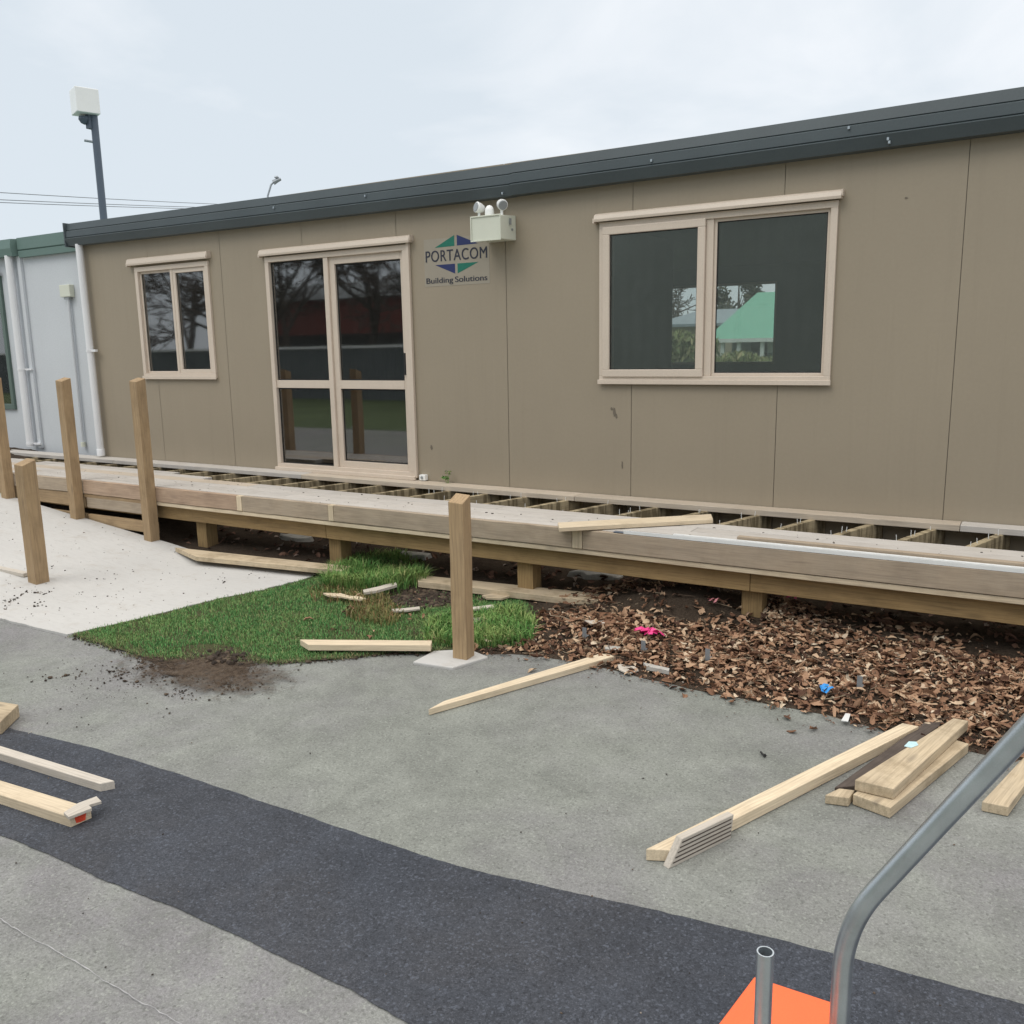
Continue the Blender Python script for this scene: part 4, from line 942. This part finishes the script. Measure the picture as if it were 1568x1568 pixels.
chip2([(985, 1020), (1025, 1029), (1024, 1033), (990, 1026)], .02, .02, 'oldconcrete', 'narrow buried kerb piece showing at the leaf edge')
for k, (px, py, lb) in enumerate(((895, 985, 'small grey metal bracket upright in leaves left of the pink tape'), (985, 1006, 'small grey metal bracket in leaves just below the pink tape'), (1083, 1024, 'small grey metal bracket in leaves right of the pink tape'), (1315, 1070, 'small grey metal bracket in deep leaves right of the blue scrap'))):
    p = G(px, py); z = soilz(p.x, p.y)+.02
    t = thing('metal_bracket', lb, 'bracket', (p.x, p.y, z), 'metal brackets among the leaves')
    mb = MB(); mb.box(p.x-.012, p.x+.012, p.y-.002, p.y, z, z+.062); mb.build('upright', MT['galvdull'], t)
    mb = MB(); mb.box(p.x-.012, p.x+.014, p.y+.0005, p.y+.03, z+.01, z+.013); mb.build('foot', MT['galvdull'], t)
p = G(1296, 1094, .02); mb = MB(); mb.prism([G(*W4(x, y), .02) for x, y in ((230, 115), (280, 122), (298, 68), (262, 62))], (0, 0, .003)); o = mb.build('metal_tag', MT['alu']); tag(o, 'flat pale metal tag at the leaf edge near the plank stack', 'scrap')
def scrap(px, py, mat, label, n, r, cat='scrap', nm='plastic_scrap'):
    p = G(px, py); z = soilz(p.x, p.y)+.035; mb = MB(); rd = random.Random(px)
    for k in range(n):
        a = rd.uniform(0, 6.28); c = Vector((p.x+rd.gauss(0, r), p.y+rd.gauss(0, r*.5), z+rd.uniform(0, .012))); ln = r*1.5; w = r*.5
        dx = Vector((cos(a), sin(a), rd.uniform(-.2, .6)))*ln; dy = Vector((-sin(a), cos(a), rd.uniform(-.2, .6)))*w
        mb.add([c-dx-dy, c-dy*1.2+Vector((0, 0, r*.6)), c+dx-dy, c+dx+dy, c+dy+Vector((0, 0, r*.7)), c-dx+dy], [(0, 1, 4, 5), (1, 2, 3, 4)])
    o = mb.build(nm, MT[mat]); return tag(o, label, cat)
scrap(990, 988, 'pink', 'crumpled bright pink tape on the leaves', 9, .026)
scrap(1092, 962, 'palepink', 'faded pink plastic scrap beside the deck pile', 3, .018)
scrap(1208, 953, 'pink', 'dark pink scrap under the deck right of the pile', 3, .012)
scrap(1262, 1072, 'blue', 'blue plastic scrap on the leaves near the asphalt edge', 4, .014)
# bolt
p = G(1167, 1157); mb = MB(); mb.tube([(p.x-.010, p.y+.015, .007), (p.x+.010, p.y-.010, .007)], .004, 8); mb.lathe([(.007, 0), (.007, .006)], (p.x+.012, p.y-.012, .010), (.6, -.8, 0), 6); o = mb.build('bolt', MT['slot']); tag(o, 'dark little bolt lying alone on the grey asphalt', 'bolt')
# rubble under the deck
rb = [((905, 884), .22, .05, 'flat pale concrete lump under the deck behind the long plank'), ((622, 852), .16, .045, 'pale concrete lump under the deck left of the front post'), ((442, 824), .2, .04, 'flat concrete lump under the deck nearest the path'), ((1290, 938), .10, .035, 'small concrete lump in leaves under the deck right of the pile')]
for (q, r, h_, lb) in rb:
    p = G(*q, .08); rd = random.Random(q[0]); mb = MB(); n = 11; pts = []
    for k in range(n):
        a = 2*pi*k/n; rr = r*rd.uniform(.75, 1.1); pts.append(Vector((p.x+rr*cos(a), p.y+.1+rr*.45*sin(a), .04)))
    bot = pts; topp = [Vector((p.x+(v.x-p.x)*.88, p.y+(v.y-p.y)*.88+.01, .04+h_+rd.uniform(-.008, .012))) for v in pts]
    mb.add(bot+topp, [tuple(range(n-1, -1, -1)), tuple(range(n, 2*n))]+[(i, (i+1) % n, n+(i+1) % n, n+i) for i in range(n)])
    o = mb.build('concrete_lump', MT['oldconcrete'], bevel=.006); tag(o, lb, 'rubble')
# weed at the foot of the wall
p = Wp(686, 738, 5.86); wd = thing('weed', 'little green weed sprouting between wall and deck strip', 'plant', (p.x, 5.88, .5))
mb = MB(); st = MB(); rd = random.Random(3)
for (dx, hh) in ((.02, .075), (-.03, .035), (.0, .03)):
    st.tube([(p.x, 5.86, .50), (p.x+dx, 5.85, .535+hh)], .002, 6)
    for k in range(12):
        leaf(mb, Vector((p.x+dx+rd.gauss(0, .010), 5.845+rd.gauss(0, .008), .535+hh+rd.gauss(0, .010))), .022, rd, .6)
mb.build('leaves', MT['tuft'], wd); st.build('stem', MT['tuft'], wd)

# ------------------------------------------------------------------ hand trolley at lower right
TY = thing('hand_trolley', 'hand trolley with bent steel tube handle and orange painted deck', 'trolley', (-.3, 1.4, 0))
zt = .25
lb_, lt, rt_ = G(1100, 1568, zt), G(1155, 1495, zt), G(1300, 1543, zt)
dn = (lb_-lt).normalized(); rt_ = lt+(rt_-lt).normalized()*.19
mb = MB(); pts = [lt, lt+dn*.62, rt_+dn*.62, rt_]; mb.prism([Vector((p.x, p.y, zt-.02)) for p in pts], (0, 0, .02)); mb.build('tray', MT['orange'], TY, bevel=.003)
def at(px, py, dist): q = ray(px, py).normalized(); return CAM+q*dist
bnd = at(1294, 1415, 1.75)
P0 = Vector((bnd.x, bnd.y, .16)); e1 = at(1440, 1258, 1.63); e2 = at(1600, 1088, 1.50); e3_ = at(1760, 925, 1.39)
dirv = (e1-bnd).normalized(); r_ = .09
path = [P0, Vector((bnd.x, bnd.y, bnd.z-r_))]
A0 = Vector((bnd.x, bnd.y, bnd.z-r_)); A1 = bnd+dirv*r_
for k in range(1, 11):
    t = k/10; path.append(A0*(1-t)**2+bnd*2*t*(1-t)+A1*t*t)
path += [e1, e2, e3_]
mb = MB(); mb.tube(path, .0168, 24); mb.build('handle_tube', MT['galv'], TY, smooth=True)
off = Vector((.45, -.25, 0))
st_ = at(1172, 1457, 1.7)
mb = MB(); n = 24; rO, rI = .0142, .0118; zz = st_.z
vs = []; 
for (r, z) in ((rO, .16), (rO, zz), (rI, zz), (rI, zz-.12)): vs += [(st_.x+r*cos(2*pi*k/n), st_.y+r*sin(2*pi*k/n), z) for k in range(n)]
fs = []
for i in range(3):
    for k in range(n): fs.append((i*n+k, i*n+(k+1) % n, (i+1)*n+(k+1) % n, (i+1)*n+k))
fs += [tuple(range(n-1, -1, -1)), tuple(3*n+k for k in range(n))]
mb.add(vs, fs); mb.build('stub_tube', MT['galv'], TY, smooth=True)
mb = MB(); mb.tube([(st_.x, st_.y, .17), (bnd.x, bnd.y, .17)], .014, 12); mb.build('base_frame', MT['galv'], TY, smooth=True)
mb = MB(); mb.tube([(st_.x, st_.y-.015, .17), (st_.x+dn.x*.3, st_.y+dn.y*.3, .17)], .014, 12); mb.build('base_frame', MT['galv'], TY, smooth=True)
ctr = lt+dn*.48
for sx in (-.06, .27):
    mb = MB(); mb.lathe([(.05, -.02), (.095, -.018), (.10, 0), (.095, .018), (.05, .02)], (ctr.x+sx, ctr.y, .10), (1, .05, 0), 24); wl = mb.build('wheel', MT['rubber'], TY, smooth=True)
    mb = MB(); mb.lathe([(.045, -.024), (.045, .024)], (ctr.x+sx, ctr.y, .10), (1, .05, 0), 16); mb.build('hub', MT['galv'], wl)
mb = MB(); mb.tube([(ctr.x-.06, ctr.y, .10), (ctr.x+.27, ctr.y, .10)], .01, 10); mb.build('axle', MT['galv'], TY)

# ------------------------------------------------------------------ far things above the roof
def pole_at(px, py, dist):
    q = ray(px, py); k = dist/sqrt(q.x*q.x+q.y*q.y); return CAM+q*k
t_ = pole_at(143, 172, 15); PL = thing('light_pole', 'slate pole carrying a white box behind the buildings', 'pole', (t_.x, t_.y, 0))
mb = MB(); mb.tube([(t_.x, t_.y, 0), (t_.x, t_.y, t_.z)], .052, 12); mb.build('pole', MT['poledark'], PL, smooth=True)
cbx = pole_at(130, 157, 15); ang = radians(-20); u = Vector((cos(ang), sin(ang), 0)); v = Vector((-sin(ang), cos(ang), 0)); cc = Vector((cbx.x, cbx.y, 0))
q = [cc-u*.16-v*.16, cc+u*.16-v*.16, cc+u*.16+v*.16, cc-u*.16+v*.16]
mb = MB(); mb.hexa([p+Vector((0, 0, cbx.z-.17)) for p in q], [p+Vector((0, 0, cbx.z+.17)) for p in q]); mb.build('equipment_box', MT['whitepl'], PL, bevel=.01)
mb = MB(); c = pole_at(129, 183, 15); mb.lathe([(.02, .05), (.07, .04), (.08, 0), (.05, -.05), (.01, -.07)], c, (0, 0, 1), 16); mb.build('camera_dome', MT['poledark'], PL, smooth=True)
c = pole_at(137, 184, 15); mb = MB(); mb.box(c.x-.04, c.x+.04, c.y-.04, c.y+.04, c.z-.12, c.z+.08); mb.build('bracket', MT['poledark'], PL)
a, b = pole_at(129, 215, 15), pole_at(153, 219, 15); mb = MB(); mb.tube([a, b], .018, 8); mb.build('aerial', MT['galvdull'], PL)
a = pole_at(410, 300, 58); LP = thing('street_lamp', 'far thin street lamp with a curved arm showing over the roof', 'street lamp', (a.x, a.y, 0))
mb = MB(); pp = [pole_at(x, y, 58) for x, y in ((410, 300), (413, 290), (415, 283), (418, 280), (421, 278.5))]
mb.tube([(a.x, a.y, 0)]+pp, .055, 8); mb.build('pole', MT['galvdull'], LP, smooth=True)
mb = MB(); c = [pole_at(x, y, 58) for x, y in ((418.5, 279.5), (424, 276.5), (430, 274))]; mb.tube(c, .16, 8, r1=.09); mb.build('lamp_head', MT['galvdull'], LP, smooth=True)
mb = MB(); c = pole_at(423.5, 273.5, 58); mb.lathe([(.03, -.2), (.05, 0), (.14, .06), (.10, .14)], c, (0, 0, 1), 10); mb.build('photocell', MT['galvdull'], LP, smooth=True)
for (ya, yb, lb) in ((293, 314, 'uppermost of the three power lines behind the roofs at left'), (305, 318, 'middle of the three power lines behind the roofs at left'), (309.5, 320, 'lowest of the three power lines behind the roofs at left')):
    a, b = pole_at(-60, ya-2, 45), pole_at(420, yb+1.5, 70); n = 12; pts = []
    for k in range(n+1):
        t = k/n; p = a.lerp(b, t); p.z -= .25*4*t*(1-t)*.3; pts.append(p)
    mb = MB(); mb.tube(pts, .016, 6); o = mb.build('power_line', MT['wire']); tag(o, lb, 'power line', 'power lines at left')

# ------------------------------------------------------------------ trees and what stands beyond and behind
def bare_tree(p, h, rad, seed, label, group=None, levels=5, twig=.012, mat='bark'):
    rd = random.Random(seed); t = thing('bare_tree', label, 'tree', p, group); tk = MB(); cr = MB()
    def br(a, d, l, r, lev):
        pts = [a]; q = a.copy(); dd = d.copy(); n = 4
        for i in range(n):
            dd = (dd+Vector((rd.gauss(0, .12), rd.gauss(0, .12), rd.gauss(.03, .08)))).normalized(); q = q+dd*l/n; pts.append(q.copy())
        (tk if lev <= 1 else cr).tube(pts, r, 7 if lev < 2 else (5 if lev < 4 else 3), True, r1=max(r*.55, twig*.5))
        if lev >= levels: return
        for k in range(rd.randint(3, 4) if lev else 5):
            f_ = rd.uniform(.35, 1); i = min(n-1, int(f_*n)); s_ = pts[i].lerp(pts[i+1], f_*n-i)
            ax = Vector((rd.gauss(0, 1), rd.gauss(0, 1), rd.gauss(0, .5))); ax = (ax-dd*ax.dot(dd)).normalized()
            br(s_, (dd*rd.uniform(.5, .9)+ax*rd.uniform(.5, .9)).normalized(), l*rd.uniform(.5, .72), max(r*rd.uniform(.4, .55), twig*.5), lev+1)
    br(Vector(p), Vector((0, 0, 1)), h*.45, rad, 0)
    tk.build('trunk', MT[mat], t, org=p, smooth=True); cr.build('crown', MT[mat], t, org=p); return t
def leafy_tree(p, h, rx, mat, seed, label, group=None, n=2600, size=.16, base=.2, name='evergreen_tree'):
    rd = random.Random(seed); t = thing(name, label, 'tree', p, group); P = Vector(p)
    tk = MB(); tk.tube([P, P+Vector((.05, .02, h*.5)), P+Vector((0, .05, h*.9))], .05*h**.7, 8, True, r1=.02); 
    cl_ = []
    for k in range(34):
        z = rd.uniform(base, 1.0); r = rx*sqrt(max(0.02, 1-((z-.5)/.58)**2))*sqrt(rd.random()); a = rd.uniform(0, 6.28)
        cl_.append((P+Vector((r*cos(a), r*sin(a), z*h)), rx*rd.uniform(.22, .42)))
    for c, r in cl_[:10]: tk.tube([P+Vector((0, 0, max(.3, (c.z-P.z)*.6))), c], .03, 5, True, r1=.01)
    mb = MB()
    for k in range(n):
        c, r = rd.choice(cl_); d = Vector((rd.gauss(0, 1), rd.gauss(0, 1), rd.gauss(0, .8))).normalized()*r*rd.uniform(.55, 1.05)
        q = c+d; a = Vector((rd.gauss(0, 1), rd.gauss(0, 1), rd.gauss(0, 1))).normalized()*size*rd.uniform(.5, 1.2); b = a.cross(Vector((rd.gauss(0, 1), rd.gauss(0, 1), rd.gauss(0, 1)))).normalized()*size*.45
        mb.add([q-a, q+b, q+a, q-b], [(0, 1, 2, 3)])
    tk.build('trunk', MT['bark'], t, org=p, smooth=True); mb.build('crown', MT[mat], t, org=p); return t
# seen through the rear window
YG = 42
def gp(px, py, y=YG): return Wp(px, py, y)
depth = 4.5
ev, rg = gp(1079, 520), gp(1160, 448, YG+depth)
GH = thing('green_roofed_house', 'house with a mint green steel roof, seen through both windows', 'house', (ev.x+4, YG, 0))
xL, zE, zR, xr0, xr1 = ev.x, ev.z, rg.z-.3, rg.x, rg.x+9
mb = MB(); mb.add([(xL, YG, zE), (xr1+4, YG, zE), (xr1, YG+depth, zR+.3), (xr0, YG+depth, zR+.3), (xL, YG+2*depth, zE), (xr1+4, YG+2*depth, zE)], [(0, 1, 2, 3), (0, 3, 4), (1, 5, 2), (3, 2, 5, 4)])
mb.build('roof', MT['greenroof'], GH)
mb = MB(); mb.box(xL-.1, xr1+4.1, YG-.12, YG-.002, zE-.16, zE+.02); mb.build('gutter', MT['housewhite'], GH)
mb = MB(); mb.box(xL+.8, xr1+3, YG+1.8, YG+2*depth-.6, 0, zE-.02); mb.build('wall', MT['greywall'], GH)
for px in (1130, 1166, 1105, 1200):
    x = gp(px, 530).x; mb = MB(); mb.box(x-.09, x+.09, YG+.1, YG+.28, 0, zE-.161); mb.build('porch_post', MT['housewhite'], GH)
x = gp(1147, 530).x; mb = MB(); mb.box(x-.4, x+.4, YG+1.75, YG+1.795, 0, 2.0); mb.build('door', MT['slot'], GH)
x = gp(1152, 530).x; mb = MB(); mb.box(x+.1, x+.7, YG+1.75, YG+1.795, 1.2, 2.1); mb.build('window', MT['housewhite'], GH)
YB = 50; e0, r0 = gp(1018, 497, YB), gp(1040, 478, YB)
BH = thing('grey_roofed_house', 'low beige house with grey hipped roof, seen through the windows', 'house', (e0.x, YB, 0))
mb = MB(); a0, a1 = e0.x-1.0, e0.x+6
mb.add([(a0, YB, e0.z), (a1, YB, e0.z), (a1-2.5, YB+3, r0.z+.2), (a0+2.2, YB+3, r0.z+.2), (a0, YB+6, e0.z), (a1, YB+6, e0.z)], [(0, 1, 2, 3), (0, 3, 4), (1, 5, 2), (3, 2, 5, 4)]); mb.build('roof', MT['greyroof'], BH)
mb = MB(); mb.box(a0+.3, a1-.3, YB+.4, YB+5.6, 0, e0.z-.01); mb.build('wall', MT['housewall'], BH)
mb = MB(); mb.box(a0, a1, YB-.1, YB-.002, e0.z-.16, e0.z-.0); mb.build('gutter', MT['greyroof'], BH)
def hedge(lb, x0, x1, y, h0, h1, n, seed):
    rd = random.Random(seed); t = thing('hedge', lb, 'hedge', ((x0+x1)/2, y, 0)); mb = MB(); st = MB()
    for k in range(n):
        u_ = rd.random(); x = x0+(x1-x0)*u_; h = (h0+(h1-h0)*u_)*(1+.18*nz(x, 0, 1.3)); yy = y+rd.uniform(-.7, .7); z = h*sqrt(rd.random()); s = rd.uniform(.06, .16)
        a = Vector((rd.gauss(0, .5), rd.gauss(0, .5), rd.uniform(.3, 1))).normalized()*s; b = a.cross(Vector((rd.gauss(0, 1), rd.gauss(0, 1), .1))).normalized()*s*.3; q = Vector((x, yy, z))
        mb.add([q-a, q+b, q+a, q-b], [(0, 1, 2, 3)])
    for k in range(30):
        x = x0+(x1-x0)*k/29; st.tube([(x, y, 0), (x+rd.gauss(0, .1), y+.05, h0*.6)], .025, 5)
    mb.build('leaves', MT['hedge'], t, org=(x0, y, 0)); st.build('stem', MT['bark'], t)
h0, hm, h1 = gp(1018, 514, 24), gp(1090, 516, 24), gp(1200, 546, 22)
hedge('tall shaggy hedge in front of the grey roofed house beyond', h0.x-2.5, hm.x, 24, h0.z, hm.z, 6500, 4)
hedge('low rough hedge in front of the green roofed house beyond', gp(1092, 540, 22).x, h1.x+2, 22, h1.z, h1.z, 5000, 9)
mb = MB(); mb.add([(-30, 14, .004), (12, 14, .004), (12, 60, .004), (-30, 60, .004)], [(0, 1, 2, 3)]); kind(mb.build('verge_beyond', MT['lawnfar'], org=(0, 0, 0)), 'structure')
c = gp(1130, 470, 56); leafy_tree((c.x, 56, 0), 6.4, 2.1, 'olive', 8, 'olive green tree behind the mint green roof', None, 3600, .20, .25, 'leafy_tree')
c = gp(1048, 460, 62); bare_tree((c.x, 62, 0), 8.6, .26, 5, 'bare winter tree above the grey roofed house', None, 5, .05)
# out of view behind the camera: invented things for the glass to mirror
grp = 'invented bare trees for the glass to mirror'
for k, (x, y, h_, lb) in enumerate(((-27, -13.5, 9, 'bare tree mirrored at the small left window'), (-21.5, -14, 10, 'tall bare tree mirrored in the left pane of the door'), (-17.0, -12.6, 8, 'bare tree mirrored in the right pane of the door'), (-33, -15, 11, 'bare tree far to the left across the yard'), (-24.0, -12.2, 9.5, 'bare tree between the small window tree and the door tree'), (-19.4, -16.5, 11, 'bare tree behind the fence, in front of the red shed'), (-29.5, -17.5, 10, 'bare tree behind the fence left of the red shed front'))):
    bare_tree((x, y, 0), h_, .17, 40+k, lb, grp, 5, .035)
leafy_tree((-15.2, -12.5, 0), 6.5, 1.8, 'evergreen', 63, 'slim evergreen added for the glass to mirror, between the bare trees and the big shed', None, 3400, .3, .04)  # dark crown added for the view mirrored in the panes
CS = thing('added_shed', 'big grey green corrugated shed added out of view for the large window to mirror', 'shed', (-5, -13, 0))  # unseen shed added to give the large window its even grey green reflection
vs = []; fs = []; n = 360
for i in range(n+1):
    x = -13.5+21*i/n; y = -13+.012*sin(i*.9); vs += [(x, y, 0), (x, y, 7.5)]
for i in range(n): fs.append((i*2, i*2+2, i*2+3, i*2+1))
mb = MB(); mb.add(vs, fs); mb.box(-13.5, 7.5, -20, -13.1, 0, 7.45); mb.build('wall', MT['palecorr'], CS, org=(-5, -13, 0))
mb = MB(); mb.prism([(-13.8, -12.8, 7.5), (-13.8, -20.2, 7.5), (-13.8, -16.5, 8.4)], (21.6, 0, 0)); mb.build('roof', MT['darkcorr'], CS)
for px, py, lb in ((430, 652, 'added orange barrier board mirrored low in the left door pane'), (538, 661, 'added orange barrier board mirrored low in the right door pane')):
    p = Wp(px, py, 2*YW+2.6); x, z = p.x, p.z
    t = thing('added_board', lb, 'barrier', (x, -2.6, 0), 'orange boards added for the door panes to mirror')  # invented board, put in for the orange reflected in the panes
    mb = MB(); mb.box(x-.17, x+.17, -2.62, -2.59, z-.09, z+.09); mb.build('board', MT['orange'], t, bevel=.004)
    for sx in (-.13, .13):
        mb = MB(); mb.tube([(x+sx, -2.80, 0), (x+sx, -2.625, z+.08)], .012, 8); mb.build('leg', MT['galv'], t, smooth=True)
        mb = MB(); mb.tube([(x+sx, -2.40, 0), (x+sx, -2.585, z+.08)], .012, 8); mb.build('leg', MT['galv'], t, smooth=True)
FN = thing('corrugated_fence', 'grey corrugated fence with a pale top rail, invented for the glass to mirror', 'fence', (-22, -11, 0))
mb = MB(); vs = []; fs = []; n = 500
for i in range(n+1):
    x = -42+30*i/n; y = -11+.03*sin(i*2.1); vs += [(x, y, 0), (x, y, 1.75), (x, y-.02, 0), (x, y-.02, 1.75)]
for i in range(n):
    a = i*4; fs += [(a, a+4, a+5, a+1), (a+2, a+3, a+7, a+6)]
mb.add(vs, fs); mb.build('panel', MT['darkcorr'], FN, org=(-22, -11, 0))
mb = MB(); mb.box(-42, -12, -10.95, -10.90, 1.70, 1.78); mb.build('top_rail', MT['alu'], FN)
RH = thing('red_shed', 'dull red shed with dark roof, invented for the glass to mirror', 'shed', (-24, -22, 0))
mb = MB(); mb.box(-36, -16, -26, -20, 0, 4.0); mb.build('wall', MT['red'], RH)
mb = MB(); mb.prism([(-36.3, -26.3, 4.001), (-36.3, -19.7, 4.001), (-36.3, -23, 5.0)], (20.6, 0, 0)); mb.build('roof', MT['darkcorr'], RH)
mb = MB(); mb.box(-34, -20, -19.95, -19.90, 1.6, 2.4); mb.build('window', MT['slot'], RH)
mb = MB(); mb.add([(-45, -30, .004), (10, -30, .004), (10, -2.2, .004), (-45, -2.2, .004)], [(0, 1, 2, 3)]); kind(mb.build('lawn_behind', MT['lawnfar'], org=(0, 0, 0)), 'structure')

# ------------------------------------------------------------------ light
w = bpy.data.worlds.new('World'); S.world = w; w.use_nodes = True; nt = w.node_tree; nn = nt.nodes; ll = nt.links
for x in list(nn): nn.remove(x)
out = nn.new('ShaderNodeOutputWorld'); bg = nn.new('ShaderNodeBackground'); ll.new(bg.outputs[0], out.inputs[0])
EL, AZ = radians(52), radians(205)
sky = nn.new('ShaderNodeTexSky'); sky.sky_type = 'NISHITA'; sky.sun_disc = False; sky.sun_elevation = EL; sky.sun_rotation = AZ
tc = nn.new('ShaderNodeTexCoord'); sp = nn.new('ShaderNodeSeparateXYZ'); ll.new(tc.outputs['Generated'], sp.inputs[0])
def mth(op, a, b):
    o = nn.new('ShaderNodeMath'); o.operation = op
    for i, v_ in enumerate((a, b)):
        if hasattr(v_, 'links'): ll.new(v_, o.inputs[i])
        else: o.inputs[i].default_value = v_
    return o.outputs[0]
zc_ = mth('ADD', mth('MAXIMUM', sp.outputs[2], 0.0), .22)
cv = nn.new('ShaderNodeCombineXYZ'); ll.new(mth('DIVIDE', sp.outputs[0], zc_), cv.inputs[0]); ll.new(mth('DIVIDE', sp.outputs[1], zc_), cv.inputs[1])
no = nn.new('ShaderNodeTexNoise'); no.inputs['Scale'].default_value = 1.6; no.inputs['Detail'].default_value = 7; no.inputs['Roughness'].default_value = .52; no.inputs['Distortion'].default_value = .4
ll.new(cv.outputs[0], no.inputs['Vector'])
cr_ = nn.new('ShaderNodeValToRGB'); e = cr_.color_ramp.elements; e[0].position = .28; e[0].color = (.775, .848, .912, 1); e[1].position = .70; e[1].color = (1.0, 1.03, 1.065, 1)
# thinner cloud, so brighter sky, towards one side
dt = nn.new('ShaderNodeVectorMath'); dt.operation = 'DOT_PRODUCT'; ll.new(tc.outputs['Generated'], dt.inputs[0]); dt.inputs[1].default_value = (.62, .37, .55)
ll.new(mth('ADD', mth('ADD', mth('MULTIPLY', no.outputs['Fac'], 1.25), -.17), mth('MULTIPLY', mth('ADD', dt.outputs['Value'], -.30), .62)), cr_.inputs[0])
# an overcast sky is brightest, and whitest, overhead
zr = nn.new('ShaderNodeMapRange'); zr.interpolation_type = 'SMOOTHSTEP'; zr.inputs[1].default_value = .36; zr.inputs[2].default_value = 1.0; zr.inputs[3].default_value = 0; zr.inputs[4].default_value = 1
ll.new(sp.outputs[2], zr.inputs[0])
zx = nn.new('ShaderNodeMix'); zx.data_type = 'RGBA'; ll.new(zr.outputs[0], zx.inputs[0]); zx.inputs[6].default_value = (1, 1, 1, 1); zx.inputs[7].default_value = (2.35, 2.13, 1.90, 1)
mu = nn.new('ShaderNodeMix'); mu.data_type = 'RGBA'; mu.blend_type = 'MULTIPLY'; mu.inputs[0].default_value = 1; ll.new(cr_.outputs[0], mu.inputs[6]); ll.new(zx.outputs[2], mu.inputs[7])
sm = nn.new('ShaderNodeMix'); sm.data_type = 'RGBA'; sm.blend_type = 'MULTIPLY'; sm.inputs[0].default_value = 1; ll.new(sky.outputs[0], sm.inputs[6]); sm.inputs[7].default_value = (.1, .1, .1, 1)
fx = nn.new('ShaderNodeMix'); fx.data_type = 'RGBA'; fx.inputs[0].default_value = .9; ll.new(sm.outputs[2], fx.inputs[6]); ll.new(mu.outputs[2], fx.inputs[7])
ll.new(fx.outputs[2], bg.inputs[0]); bg.inputs[1].default_value = 1.0
sd = bpy.data.lights.new('sun', 'SUN'); sd.energy = .9; sd.angle = radians(28); sd.color = (1, .97, .92)
so_ = bpy.data.objects.new('sun', sd); COL.objects.link(so_)
sv = Vector((sin(AZ)*cos(EL), cos(AZ)*cos(EL), sin(EL))); so_.rotation_euler = sv.to_track_quat('Z', 'Y').to_euler()

S.view_settings.view_transform = 'Standard'; S.view_settings.look = 'None'; S.view_settings.exposure = 0; S.view_settings.gamma = 1
S.cycles.max_bounces = 8; S.cycles.transparent_max_bounces = 16
